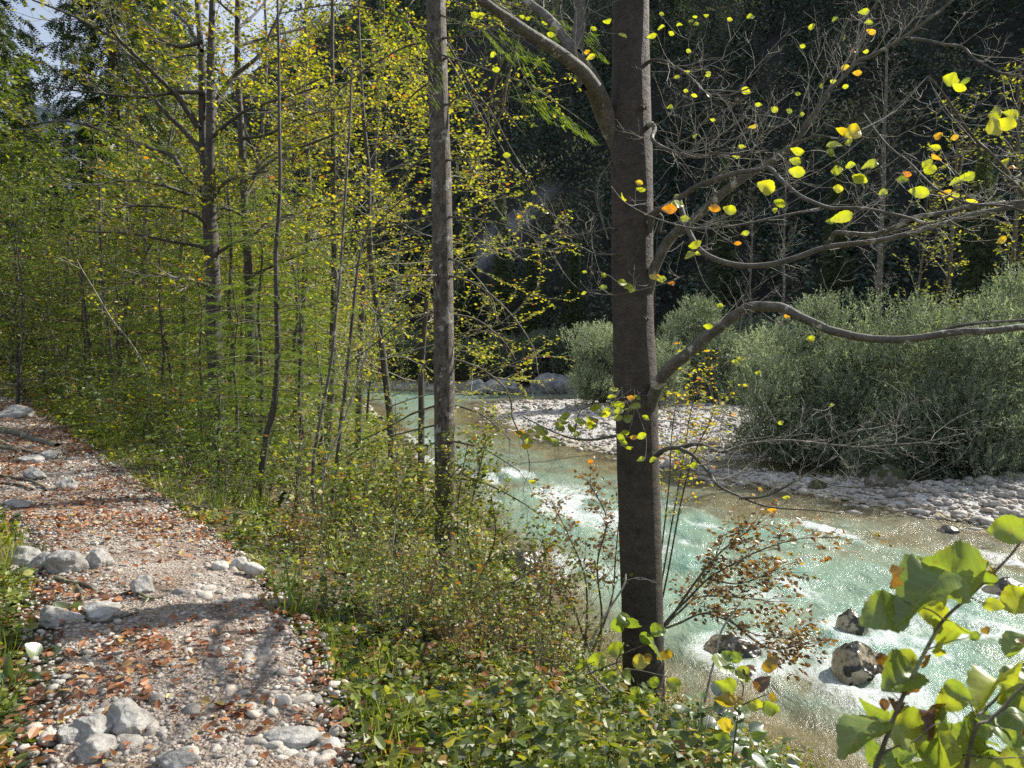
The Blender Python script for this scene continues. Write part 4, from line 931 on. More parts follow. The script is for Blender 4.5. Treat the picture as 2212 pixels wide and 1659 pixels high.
# ================================================================ yellow multi-stemmed beeches
ycfg = dict(segs=[8, 6, 4], wig=[.10, .15, .2], trop=[.05, .03, .02], taper=[.3, .35, .4], sides=[5, 3, 3], n=[9, 5], start=[.22, .2], ang=[.75, .8], ratio=[.5, .45], leaf=(.078, tnt(.5, .22), .048, .5), rmin=.002, planar=True)
ycfgB = dict(ycfg, leaf=(.074, tnt(.42, .25), .075, .6), n=[7, 4])
def yellow_on(W, L, cc, n, l0, l1, cfg=ycfg, t0=.2, up=.1): side_twigs(W, L, cc, n, l0, l1, .009, cfg, t0=t0, up=up, spread=1.2)
Bb = P(468, 960, 12.3)
yb = thing('beech_tree', 'yellow-leaved beech whose grey trunk splits into two upright stems, left of centre', 'tree', Bb)
W = Wood(); WT = Wood(); L = Leaves('oval')
s0, _ = limb(W, seqY([(470, 990), (469, 903), (466, 800), (461, 700), (461, 620), (458, 580), (456, 520), (452, 450), (451, 390)], 12.3, 12.3), 34, 30, 6, 14, .06)
s1, _ = limb(W, seqY([(452, 420), (444, 390), (440, 330), (437, 245), (436, 140), (432, 80), (426, 0), (415, -150), (400, -400)], 12.3, 12.5), 22, 8, 6, 10, .05)
s2, _ = limb(W, seqY([(453, 420), (454, 385), (455, 245), (455, 140), (457, 80), (459, 0), (470, -150), (490, -400)], 12.3, 12.0), 24, 8, 6, 10, .05)
YL = [[(434, 329), (402, 287), (343, 227), (297, 154), (266, 98), (217, 66), (150, 31), (70, 0)], [(429, 276), (385, 210), (346, 171), (304, 130), (245, 70), (200, -10)], [(438, 413), (395, 371), (371, 336), (315, 318), (245, 290), (150, 262), (60, 270)],
      [(457, 250), (472, 213), (507, 164), (560, 119), (588, 63), (616, 0)], [(436, 110), (410, 60), (395, 42), (350, 0), (320, -60)], [(455, 300), (500, 260), (540, 235), (600, 215), (680, 190)], [(450, 430), (410, 420), (350, 400), (280, 390), (200, 400)],
      [(458, 560), (480, 540), (546, 507), (577, 480), (640, 460)], [(452, 440), (480, 400), (520, 380), (580, 370)], [(456, 540), (420, 530), (360, 520), (280, 505), (180, 500)], [(455, 500), (430, 470), (380, 450), (300, 445), (240, 450)], [(436, 90), (380, 100), (300, 60), (230, 20)], [(437, 200), (380, 200), (300, 210), (200, 200), (120, 190)], [(458, 620), (430, 610), (380, 600), (330, 590)]]
for i, br in enumerate(YL):
    cc, _ = limb(W, seqY(br, 12.3, 12.3 + R.uniform(-2.2, 1.6)), 15 if i < 4 else 10, 3.5, 5, 6, .06)
    side_twigs(WT, L, cc, 8, .45, 1.2, .009, ycfgB, t0=.2, up=.05, spread=1.2)
side_twigs(WT, L, s1, 6, .5, 1.2, .008, ycfgB, t0=.3); side_twigs(WT, L, s2, 6, .5, 1.2, .008, ycfgB, t0=.3)
W.build('trunk', M['darkbark'], yb); WT.build('branches', M['twig'], yb); L.build('leaves', M['yellow'], yb); nA = L.count()
Cb = P(541, 900, 13.6)
yc = thing('beech_tree', 'single-stemmed yellow beech standing just right of the forked grey beech', 'tree', Cb)
W = Wood(); WT = Wood(); L = Leaves('oval')
s0, _ = limb(W, seqY([(542, 1000), (541, 900), (540, 760), (539, 658), (535, 560), (528, 437), (521, 280), (513, 140), (514, 0), (516, -200), (520, -500)], 13.6, 13.6), 26, 8, 6, 12, .06)
for br in ([(520, 224), (560, 208), (630, 196), (700, 168), (774, 150), (840, 120)], [(528, 430), (545, 400), (567, 350), (600, 330), (680, 300)], [(525, 400), (600, 340), (700, 300), (800, 260)], [(516, 60), (560, 20), (600, -40)], [(520, 300), (580, 290), (660, 250), (760, 230)], [(535, 520), (600, 480), (700, 440), (780, 430)], [(514, 100), (580, 80), (660, 60), (760, 40)], [(516, 40), (470, 0), (430, -60)], [(537, 600), (600, 570), (680, 540)], [(530, 470), (490, 450), (420, 460)], [(518, 200), (480, 160), (420, 120), (360, 130)]):
    cc, _ = limb(W, seqY(br, 13.6, 13.6 + R.uniform(-1.5, 2)), 8, 2.5, 5, 6, .06); side_twigs(WT, L, cc, 8, .5, 1.3, .009, dict(ycfgB, leaf=(.074, tnt(.45, .25), .06, .6)), t0=.2, up=.1, spread=1.2)
W.build('trunk', M['darkbark'], yc); WT.build('branches', M['twig'], yc); L.build('leaves', M['yellow'], yc)
# more yellow trees filling the bank behind the spruce: two prototypes, then copies
def yellow_tree(name, label, u, Y, h, seed, lean=0, n=15, leafsz=.082, tint=tnt(.46, .24)):
    p = P(u, 700, Y); z0 = float(ground(p[0], Y)); base = np.array([p[0], Y, z0])
    o = thing(name, label, 'tree', base, 'yellow beeches on the bank behind the spruce trunk')
    W = Wood(); WT = Wood(); L = Leaves('oval')
    tp = [base]; d = np.array([lean, 0, 1.])
    for i in range(12): d = nrm(d + rv(.05) + np.array([0, 0, .08])); tp.append(tp[-1] + d * h / 12)
    tp = np.array(tp); W.add(tp, .085 * np.linspace(1, .15, 13), 10, .06)
    cf = dict(ycfg, leaf=(leafsz, tint, .052, .45))
    for k in range(n):
        t = .15 + .85 * (k + .5) / n; i = min(int(t * 12), 11); q = tp[i] + (tp[i + 1] - tp[i]) * (t * 12 - i)
        a = k * 2.4; l = h * (.32 - .2 * abs(t - .35)) * R.uniform(.7, 1.15); dd = np.array([math.cos(a), math.sin(a), R.uniform(.0, .35)])
        pt = grow(WT, L, q, dd, l, .016 * (1.2 - t), 0, dict(cf, n=[10, 5]))
    W.build('trunk', M['darkbark'], o); WT.build('branches', M['twig'], o); L.build('leaves', M['yellow'], o)
    return o
y1 = yellow_tree('beech_tree', 'yellow-green beech filling the gap directly left of the straight spruce trunk', 850, 15.5, 11.5, 1)
y2 = yellow_tree('beech_tree', 'slender yellow beech with a dark stem midway between forked beech and spruce trunk', 700, 14.5, 11.5, 2, .05)
for (src, u, Y, s, lab) in ((y2, 905, 19, 1.12, 'yellow beech behind the spruce trunk, its low sprays reaching right past the trunk'), (y1, 640, 18.5, 1.15, 'yellow beech standing behind the slim mossy-footed tree'),
                            (y1, 770, 21, 1.25, 'tall yellow beech further back between the slim pale stem and spruce trunk'), (y2, 560, 20, 1.15, 'yellow beech far back between the two grey beech trunks and slim tree')):
    p = P(u, 700, Y); dup(src, (p[0], Y, float(ground(p[0], Y))), R.uniform(0, 6), s, lab)
# ================================================================ slim trees between path and river
def gpt(u, Y):
    p = P(u, 700, Y); return np.array([p[0], Y, float(ground(p[0], Y))])
Db = P(556, 1165, 9.6)
md = thing('spruce_tree', 'slim spruce with dark moss-covered curved foot and bare lower twigs beside the white boulder', 'tree', Db)
W = Wood(); limb(W, seqY([(590, -250), (597, -80), (602, 105), (603, 250), (605, 385), (601, 480), (596, 553), (598, 676), (600, 760), (596, 840), (587, 900), (577, 938), (568, 1000), (563, 1043)], 9.7, 9.6), 2, 17, 6, 12, .06); W.build('trunk', M['darkbark'], md)
W = Wood(); limb(W, seqY([(564, 1036), (560, 1080), (556, 1113), (553, 1150), (552, 1200)], 9.6, 9.55), 19, 30, 6, 14, .12)
limb(W, seqY([(560, 1165), (572, 1130), (590, 1100), (606, 1080), (615, 1066)], 9.55, 9.3), 24, 11, 6, 12, .15); W.build('mossy_foot', M['mossbark'], md)
W = Wood(); Ln = Leaves('spray')
def boughs_on(W, Ln, uv_y, n, len0, len1, wid, size, tm, dens=60, droop=.15, wr=.006):
    c = catmull(np.array([P(*a) for a in uv_y]), 8)
    for k in range(n):
        i = (k + rnd()) / n * (len(c) - 2); i0 = int(i); q = c[i0] + (c[i0 + 1] - c[i0]) * (i - i0); t = i / len(c)
        a = k * 2.4 + rnd(); l = (len0 * (1 - t) + len1 * t) * R.uniform(.7, 1.15)
        e = q + np.array([math.cos(a), math.sin(a), -droop + R.normal() * .12]) * l
        W.add([q, (q + e) / 2 + [0, 0, .05 * l], e], [wr, wr * .7, .0015], 4)
        if dens: bough(Ln, (q * .85 + e * .15), e, int(dens * l), wid, size, tm)
boughs_on(W, Ln, [(605, 380, 9.7), (598, 676, 9.6), (587, 900, 9.6)], 34, .8, 1.5, .34, .10, tnt(.62, .22), 62)
W.build('branches', M['deadtwig'], md); Ln.build('needles', M['needle_young'], md)
def young_spruce(label, u, Y, h, rad_, seed=0, tm=tnt(.6, .22), dens=75, base=None, group='young spruces in the undergrowth', size=.09):
    b = gpt(u, Y) if base is None else base
    o = thing('young_spruce', label, 'tree', b, group)
    W = Wood(); tp = np.array([b + [R.normal() * .02, R.normal() * .02, h * t] for t in np.linspace(0, 1, 9)]); W.add(tp, np.linspace(.014 + h * .007, .004, 9), 7, .05); W.build('trunk', M['darkbark'], o)
    W = Wood(); Ln = Leaves('spray'); nl = int(h * 5.5)
    for k in range(nl):
        t = .06 + .92 * k / nl; q = tp[0] + [0, 0, h * t]; rr = rad_ * (1 - t) ** .75 + .06
        for j in range(4):
            a = k * .9 + j * 1.571 + R.normal() * .2; l = rr * R.uniform(.75, 1.15); e = q + np.array([math.cos(a), math.sin(a), R.uniform(-.25, .12)]) * l
            W.add([q, (q + e) / 2 + [0, 0, .04 * l], e], [.004, .003, .001], 3); bough(Ln, q * .8 + e * .2, e, int(dens * l) + 3, .36, size, tm, .12)
    W.build('branches', M['deadtwig'], o); Ln.build('needles', M['needle_young'], o); return o
ys = young_spruce('bushy young spruce in front of the forked beech trunk', 505, 10.6, 2.9, .95)
ys2 = young_spruce('waist-high young spruce beside the curved pale stem near the mossy foot', 745, 8.6, 1.3, .65, dens=90)
for (src, u, Y, s, lab) in ((ys, 430, 11.3, .95, 'young spruce to the left of the forked beech foot'), (ys, 350, 13.0, 1.1, 'young spruce left of the forked beech, behind the low ferny shrubs'), (ys, 645, 11.6, 1.25, 'tall young spruce between the slim mossy-footed tree and the pale stem'),
                            (ys, 560, 13.2, 1.55, 'tallest young spruce, directly behind the slim mossy-footed tree'), (ys, 255, 15.5, 1.2, 'dark young spruce above the bend of the path'), (ys2, 470, 9.4, 1.2, 'small young spruce at the foot of the undergrowth below the forked beech'), (ys2, 690, 12.5, 1.9, 'young spruce on the bank just behind the slim pale stem'), (ys, 180, 19, 1.3, 'young spruce close to the far end of the path'), (ys, 110, 23, 2.6, 'dark spruce rising over the bushes at the end of the path'), (ys, 395, 19, 2.3, 'feathery spruce behind the left side of the forked beech'), (ys, 290, 22, 2.7, 'feathery spruce behind the bent pale sapling'),
                            (ys, 640, 16, 1.9, 'feathery green spruce behind the slim dark stems'), (ys, 40, 19, 1.9, 'spruce at the left edge just above the path end'), (ys, 500, 17, 2.1, 'feathery spruce between the two grey beeches'), (ys, 215, 27, 3.2, 'dark spruce low in front of the tall dark spruce')):
    dup(src, gpt(u, Y), R.uniform(0, 6), s, lab)
# slim pale stem and its neighbours
def stem_tree(name, label, uv, Y0, Y1, w0, w1, mat, leafmat_, ntw, tint, leafsz=.05, l0=.4, l1=.9, gap=.055, kind='oval', t0=.25, twr=.004, part='trunk', up=.3, nn=None):
    c3 = seqY(uv, Y0, Y1); b = P(*c3[-1]); o = thing(name, label, 'tree' if name.endswith('tree') or name == 'sapling' else 'shrub', b)
    W = Wood(); cc, _ = limb(W, c3[::-1], w1, w0, 6, 8, .05); W.build(part, mat, o)
    W = Wood(); L = Leaves(kind)
    cf = dict(segs=[5, 4, 3], wig=[.14, .2, .2], trop=[.06, .02, 0], taper=[.4, .4, .5], sides=[4, 3, 3], n=nn or [5, 3], start=[.2, .2], ang=[.7, .8], ratio=[.55, .5], leaf=(leafsz, tint, gap, .55), rmin=.0012, planar=True)
    side_twigs(W, L, cc, ntw, l0, l1, twr, cf, t0=t0, up=up)
    W.build('branches', M['twig'], o); L.build('leaves', leafmat_, o); return o
stem_tree('sapling', 'slim pale curving sapling stem rising from beside the white boulder', [(760, 150), (754, 300), (745, 430), (738, 553), (731, 630), (724, 693), (718, 760), (710, 815), (697, 880), (686, 938), (678, 990), (675, 1043), (679, 1090), (684, 1133), (684, 1190), (696, 1240)], 8.8, 8.6, 5, 10, M['limbbark'], M['yellow'], 16, tnt(.4, .2))
stem_tree('sapling', 'dark leaning double stem just right of the slim pale sapling', [(800, 480), (777, 553), (768, 620), (761, 693), (752, 780), (745, 850), (738, 900), (728, 1000), (718, 1080), (708, 1200)], 10.4, 9.8, 6, 11, M['darkbark'], M['yellow'], 14, tnt(.35, .2))
stem_tree('sapling', 'thin sapling leaning right toward the spruce trunk', [(870, 600), (840, 660), (815, 700), (790, 770), (760, 860), (735, 930), (705, 1000), (697, 1060), (695, 1180)], 9.0, 8.6, 3, 6, M['twig'], M['yellow'], 14, tnt(.35, .25), .048)
stem_tree('sapling', 'pale bent sapling arching over the undergrowth at left', [(165, 560), (178, 584), (200, 620), (224, 661), (245, 695), (270, 724), (295, 760), (315, 801), (322, 850), (320, 920), (316, 1000)], 9.5, 11.0, 2.2, 4, M['twig'], M['yellow'], 6, tnt(.5, .2), .05, .2, .5)
stem_tree('sapling', 'dark slender trunk left of the forked beech, leaning slightly', [(215, 400), (218, 553), (224, 650), (232, 700), (240, 760), (242, 830), (246, 900)], 15, 15, 6, 9, M['darkbark'], M['green'], 14, tnt(.7, .2), .06, .5, 1.2)
stem_tree('sapling', 'pale mottled trunk in the thicket midway to the forked beech', [(314, 430), (312, 560), (311, 640), (305, 720), (300, 860)], 19, 19, 9, 10, M['limbbark'], M['green'], 10, tnt(.7, .2), .06, .6, 1.4)
stem_tree('sapling', 'short dark trunk deep in the thicket above the path end', [(147, 520), (147, 600), (148, 650), (150, 760)], 24, 24, 8, 10, M['darkbark'], M['green'], 8, tnt(.6, .2), .07, .6, 1.5)
stem_tree('sapling', 'dark leaning trunk crossing behind the bent pale sapling', [(330, 520), (292, 600), (270, 680), (262, 760), (255, 860)], 17, 17, 5, 9, M['darkbark'], M['green'], 8, tnt(.6, .2), .06, .5, 1.2)
stem_tree('sapling', 'mossy short stem between the curved foot and the pale sapling', [(650, 900), (645, 1000), (640, 1080), (632, 1130), (625, 1200)], 9.2, 9.0, 5, 12, M['mossbark'], M['yellow'], 10, tnt(.4, .2), .045, .2, .6)
# reddish dogwood shrubs beside the big beech
dw = dict(l0=.25, l1=.6, gap=.035, nn=[5, 3], up=.15)
def shrub_traced(name, label, branches, Y0, Y1, mat, tint, leafsz, n, l0, l1, gap, w0=2, w1=7, bark='deadtwig', group=None, kind='oval', up=.15, cfx=None):
    b = P(branches[0][0][0], branches[0][0][1], Y0); o = thing(name, label, 'shrub', b, group)
    W = Wood(); WT = Wood(); L = Leaves(kind)
    cf = dict(segs=[5, 3, 3], wig=[.14, .2, .2], trop=[.0, .0, 0], taper=[.4, .4, .5], sides=[4, 3, 3], n=[4, 2], start=[.2, .2], ang=[.7, .8], ratio=[.55, .5], leaf=(leafsz, tint, gap, .7), rmin=.0011, planar=True)
    if cfx: cf.update(cfx)
    for br in branches:
        cc, _ = limb(W, seqY(br, Y0, Y1 + R.normal() * .25), w1, w0, 5, 6, .08); side_twigs(WT, L, cc, n, l0, l1, .0025, cf, t0=.35, up=up)
    W.build('stems', M[bark], o); WT.build('twigs', M[bark], o); L.build('leaves', mat, o, smooth=(kind != 'oval')); return o
shrub_traced('dogwood_shrub', 'red-brown leaved dogwood arching over the rapids right of the big beech', [[(1375, 1440), (1420, 1370), (1450, 1330), (1490, 1290), (1530, 1250), (1580, 1220), (1640, 1190), (1720, 1165), (1810, 1160)], [(1375, 1440), (1420, 1370), (1470, 1345), (1520, 1325), (1570, 1340), (1630, 1370), (1700, 1380)],
    [(1375, 1440), (1430, 1360), (1470, 1320), (1510, 1290), (1590, 1290), (1670, 1300)], [(1530, 1250), (1600, 1260), (1680, 1230)], [(1440, 1350), (1500, 1260), (1560, 1190), (1640, 1130)], [(1570, 1335), (1660, 1400), (1740, 1390)]], 6.6, 6.6, M['dogwood'], tnt(.5, .22), .052, 26, .15, .45, .024)
shrub_traced('dogwood_shrub', 'reddish dogwood bush just left of the big beech trunk against the water', [[(1260, 1420), (1268, 1330), (1262, 1240), (1225, 1150), (1190, 1080)], [(1290, 1430), (1300, 1330), (1290, 1220), (1310, 1120), (1270, 1040)], [(1275, 1420), (1320, 1300), (1330, 1200), (1340, 1090)], [(1270, 1400), (1230, 1300), (1180, 1260)]], 7.0, 7.2, M['dogwood'], tnt(.55, .25), .048, 20, .15, .45, .028)
shrub_traced('ash_sapling', 'small bush of orange and yellow leaves growing behind the big beech, right side', [[(1385, 1480), (1425, 1280), (1455, 1110), (1475, 1000), (1490, 900), (1510, 820)], [(1390, 1480), (1440, 1250), (1470, 1090), (1500, 980), (1540, 890), (1530, 800)], [(1380, 1480), (1420, 1250), (1445, 1050), (1450, 950), (1460, 870)]], 7.3, 7.6, M['yellow'], tnt(.66, .22), .045, 20, .2, .5, .03, w1=5)
for i, (br, lab) in enumerate((([[(1165, 1420), (1185, 1320), (1190, 1240), (1180, 1170)]], 'thin leafy shoots rising at the water edge left of the red dogwood'),
        ([[(830, 1300), (850, 1220), (880, 1150), (930, 1080), (1000, 1000)], [(820, 1320), (850, 1180), (870, 1100), (850, 1000)], [(815, 1310), (870, 1200), (940, 1130), (1010, 1100)]], 'dark-stemmed shrub fanning out across the lower spruce trunk'),
        ([[(780, 1350), (760, 1220), (770, 1120), (800, 1020)], [(790, 1350), (800, 1200), (840, 1100), (900, 1020)], [(770, 1340), (730, 1230), (730, 1130), (760, 1040)]], 'leafy shrub left of the spruce trunk foot'),
        ([[(1010, 1330), (1020, 1230), (1010, 1140), (1030, 1040), (1050, 950)], [(1000, 1330), (1040, 1240), (1070, 1160), (1060, 1060)], [(1000, 1330), (990, 1200), (990, 1080), (1010, 960)]], 'green leafy shrub hugging the right side of the spruce trunk'))):
    shrub_traced('riverside_shrub', lab, br, 8.0, 8.2, M['herb'], tnt(.6, .2), .055, 18, .2, .6, .035, cfx=dict(n=[5, 3]))
# pale dead and live branches lying through the undergrowth
for k, (uv, lab) in enumerate((([(995, 1545), (1075, 1580), (1150, 1620), (1210, 1640)], 'grey fallen branch low in the undergrowth left of the big beech'), ([(1050, 1412), (1130, 1430), (1220, 1470), (1300, 1510), (1360, 1530)], 'pale fallen stick running through the brambles toward the big beech'),
        ([(1320, 1500), (1270, 1440), (1290, 1360), (1345, 1270), (1352, 1240)], 'straight grey stick leaning against the big beech'), ([(800, 1450), (825, 1330), (845, 1200), (855, 1120)], 'pale leaning stick in front of the spruce trunk foot'), ([(1065, 1290), (1120, 1250), (1180, 1215)], 'thin dead twig pointing at the rapids between the trunks'),
        ([(1505, 1600), (1530, 1480), (1545, 1420), (1560, 1360), (1600, 1300)], 'upright bare shoot right of the big beech base'))):
    Y0 = [4.8, 5.0, 5.3, 6.6, 7.6, 5.2][k]; W = Wood(); cc, _ = limb(W, seqY(uv, Y0, Y0 + .2), 7, 4, 5, 6, .1); b = cc[0]
    side_twigs(W, None, cc, 4, .1, .35, .002, dead, up=.2); tag(W.build('stick', M['twig'], origin=b), lab, 'branch')
# ================================================================ undergrowth shrubs: prototypes and copies
def bush(name, label, loc, h, nst, leaf, mat, kind='oval', group=None, spread=.55, n=(6, 4), bark='deadtwig', stem=.006, lean=(0, 0)):
    o = thing(name, label, 'shrub', loc, group); W = Wood(); L = Leaves(kind)
    cf = dict(segs=[6, 4, 3], wig=[.12, .2, .2], trop=[.06, .05, 0], taper=[.35, .4, .5], sides=[4, 3, 3], n=list(n), start=[.18, .2], ang=[.8, .8], ratio=[.45, .5], leaf=leaf, rmin=.001, planar=True)
    for k in range(nst):
        a = 6.28 * k / nst + rnd(); r0 = R.uniform(0, .12) * h
        grow(W, L, np.array(loc) + [math.cos(a) * r0, math.sin(a) * r0, -.05], [math.cos(a) * R.uniform(.1, spread) + lean[0], math.sin(a) * R.uniform(.1, spread) + lean[1], 1], h * R.uniform(.75, 1.15), stem, 0, cf)
    W.build('stems', M[bark], o); L.build('leaves', mat, o); return o
G1 = 'leafy shrubs on the bank between path and river'
b1 = bush('leafy_shrub', 'waist-high leafy shrub directly right of the white boulder', gpt(720, 6.8), 1.1, 7, (.056, tnt(.58, .28), .040, .75), M['herb'], group=G1, n=(5, 3), spread=.8)
b2 = bush('leafy_shrub', 'taller yellow-green shrub at the bank between the pale sapling and spruce trunk', gpt(820, 7.6), 1.65, 7, (.062, tnt(.6, .28), .046, .75), M['herb'], group=G1, n=(5, 3), spread=.75)
b3 = bush('leafy_shrub', 'dark green glossy shrub beside the path left of the mossy foot', gpt(470, 8.3), 1.0, 8, (.055, tnt(.48, .22), .036, .7), M['green'], group=G1, n=(5, 3), spread=.8)
b4 = bush('leafy_shrub', 'small shrub with brown and rust leaves low on the bank between the big trunks', gpt(1100, 5.2), .7, 8, (.05, tnt(.55, .25), .045, .8), M['dogwood'], group=G1)
for (src, u, Y, s, lab) in (
    (b4, 640, 6.4, .9, 'rust-leaved small shrub below the white boulder'), (b4, 900, 5.6, 1.0, 'rust-leaved small shrub under the spruce trunk foot'), (b4, 1200, 6.0, 1.1, 'rust-leaved small shrub at the bank top left of the big beech'), (b4, 1000, 4.3, .7, 'rust-leaved small shrub at the bottom centre'), (b4, 1480, 5.0, .6, 'rust-leaved small shrub right of the big beech foot'),
    (b1, 900, 6.2, 1.0, 'leafy shrub in front of the spruce trunk foot, knee-high'), (b1, 1010, 6.0, 1.05, 'leafy shrub right of the spruce foot in the open bank'), (b1, 1120, 5.8, .95, 'leafy shrub midway between the two big trunks'), (b1, 1220, 5.5, .8, 'leafy shrub just left of the big beech base'),
    (b1, 840, 5.2, .8, 'low leafy shrub in the lower middle of the bank, left of the leaning stick'), (b1, 960, 4.8, .7, 'low leafy shrub below the spruce foot'), (b1, 1080, 4.6, .7, 'low leafy shrub in the lower centre above the fallen branch'), (b1, 1210, 4.4, .65, 'low leafy shrub at the lower centre, close to the big beech'),
    (b1, 780, 6.0, .85, 'leafy shrub below the large-leaved shrub at the path side'), (b2, 760, 9.2, 1.05, 'yellow-green shrub behind the curved pale sapling'), (b2, 880, 9.6, 1.05, 'yellow-green shrub just behind the spruce trunk on its left'), (b2, 1000, 8.8, .85, 'yellow-green shrub right behind the spruce trunk'),
    (b2, 920, 11.5, 1.15, 'shrub at the water edge left of the spruce trunk'), (b2, 830, 12.5, 1.4, 'tall shrub at the water edge far behind the pale sapling'), (b2, 680, 10.2, .95, 'yellow-green shrub behind the mossy short stem'), (b2, 1060, 8.0, .6, 'small yellow-green shrub at the water edge above the rapids boulder'),
    (b3, 400, 9.3, 1.1, 'dark green shrub along the path edge, left of the forked beech foot'), (b3, 330, 10.4, 1.25, 'dark green shrub on the path verge halfway to the bend'), (b3, 260, 12.0, 1.3, 'dark green shrub at the outer verge of the path bend'), (b3, 200, 13.6, 1.4, 'dark green shrub overhanging the upper path'),
    (b3, 540, 8.9, .9, 'dark green shrub in front of the curved mossy foot'), (b3, 610, 10.5, 1.2, 'dark green shrub behind the curved mossy foot'), (b3, 160, 15.5, 1.6, 'dark green shrub by the thick roots of the path'), (b3, 120, 18, 1.7, 'dark green shrub where the path goes out of sight'),
    (b1, 1480, 5.4, .55, 'low leafy shrub right of the big beech base'), (b1, 1560, 5.9, .55, 'low leafy shrub at the river edge right of the big beech'), (b3, 1450, 4.6, .3, 'dark low shrub at the foot of the big beech, right side'), (b3, 1330, 4.1, .25, 'dark low shrub in front of the big beech base'),
    (b2, 900, 4.3, .5, 'light green shrub at the bottom of the bank right of the large-leaved butterbur'), (b2, 1150, 4.0, .42, 'light green shrub in the bottom centre of the bank'), (b1, 700, 4.9, .75, 'leafy shrub overhanging the path edge near the bottom left of centre'), (b2, 1060, 5.4, .62, 'light green shrub standing over the pale fallen stick'), (b2, 1180, 6.4, .7, 'light green shrub before the red dogwood left of the big beech'), (b2, 1275, 5.2, .34, 'light green shrub against the left side of the big beech'), (b3, 830, 4.5, .6, 'dark green shrub just above the large-leaved butterbur'),
    (b2, 500, 12.0, 1.1, 'yellow-green shrub beside the forked beech foot'), (b2, 400, 14.0, 1.3, 'yellow-green shrub behind the left young spruce'), (b2, 300, 16.5, 1.5, 'yellow-green shrub in the thicket behind the bent sapling'), (b2, 600, 15, 1.3, 'yellow-green shrub far behind the mossy foot')):
    dup(src, gpt(u, Y), R.uniform(0, 6), s * R.uniform(.95, 1.05) * (.68 if src is b1 else .8 if src is b4 else 1), lab)
# ================================================================ forest behind, on the left
def big_broadleaf(label, u, Y, h, mat, tint, group, nb=26, leafsz=.13, gap=.065, lo=.12, wid=.30, twn=(8, 5)):
    b = gpt(u, Y); o = thing('broadleaf_tree', label, 'tree', b, group); W = Wood(); WT = Wood(); L = Leaves('dia')
    tp = [b]; d = np.array([0, 0, 1.])
    for i in range(12): d = nrm(d + rv(.05) + np.array([0, 0, .1])); tp.append(tp[-1] + d * h / 12)
    tp = np.array(tp); W.add(tp, h * .009 * np.linspace(1, .12, 13), 8, .06)
    cf = dict(ycfg, leaf=(leafsz, tint, gap, .6), n=list(twn), rmin=.003)
    for k in range(nb):
        t = lo + (1 - lo) * (k + .5) / nb; i = min(int(t * 12), 11); q = tp[i] + (tp[i + 1] - tp[i]) * (t * 12 - i); a = k * 2.4
        grow(WT, L, q, np.array([math.cos(a), math.sin(a), R.uniform(.15, .8)]), h * wid * (1.15 - t * .7) * R.uniform(.6, 1.15), h * .0028 * (1.2 - t), 0, cf)
    W.build('trunk', M['darkbark'], o); WT.build('branches', M['deadtwig'], o); L.build('leaves', mat, o); return o
G2 = 'green broadleaf trees in the forest left of the river'
t1 = big_broadleaf('green hazel-like tree overhanging the path end at far left', 20, 22, 7.5, M['green'], tnt(.5, .22), G2, 30)
t2 = big_broadleaf('bushy low broadleaf tree in bright green left of the bent sapling', 190, 17, 5.2, M['green'], tnt(.6, .22), G2, 26, .075, .06, .05, .42)
t3 = big_broadleaf('yellow-green broadleaf tree behind the dark slender trunk', 300, 24, 11, M['green'], tnt(.72, .2), G2, 30)
for (src, u, Y, s, lab) in ((t1, -60, 17, 1.0, 'green tree cut by the left picture edge above the path'), (t1, 140, 28, .62, 'green tree in the second row behind the path end'), (t1, 250, 31, 1.1, 'green tree below the dark spruce top, far left of centre'), (t1, 400, 27, 1.05, 'green tree behind the forked beech, on its left'),
                            (t1, 520, 30, 1.1, 'green tree far behind the two grey beeches'), (t2, 90, 20, 1.0, 'bright green bushy tree beside the end of the path'), (t2, 280, 20, 1.15, 'bright green bushy tree right of the dark slender trunk'), (t2, 370, 17.5, 1.0, 'bright green bushy tree just left of the forked beech'),
                            (t2, 30, 15, .8, 'bright green bushy tree on the slope above the path at left edge'), (t2, 480, 21, 1.2, 'bright green bushy tree behind the forked beech trunk'), (t2, 590, 22, 1.3, 'bright green bushy tree behind the slim mossy-footed tree'), (t2, 700, 25, 1.4, 'bright green bushy tree on the far part of the bank'),
                            (t3, 110, 36, .62, 'yellow-green tree low on the skyline of the far left'), (t3, 440, 38, 1.15, 'yellow-green tree far back behind the forked beech'), (t3, 20, 30, .8, 'yellow-green tree behind the left edge spruce'), (t3, 650, 34, .95, 'yellow-green tree at the far bend of the river'), (t2, 790, 36, 1.5, 'grey-green bush at the far river bend left of the spruce trunk'), (t3, 190, 42, .75, 'yellow-green tree between the two tall spruces')):
    dup(src, gpt(u, Y), R.uniform(0, 6), s, lab)
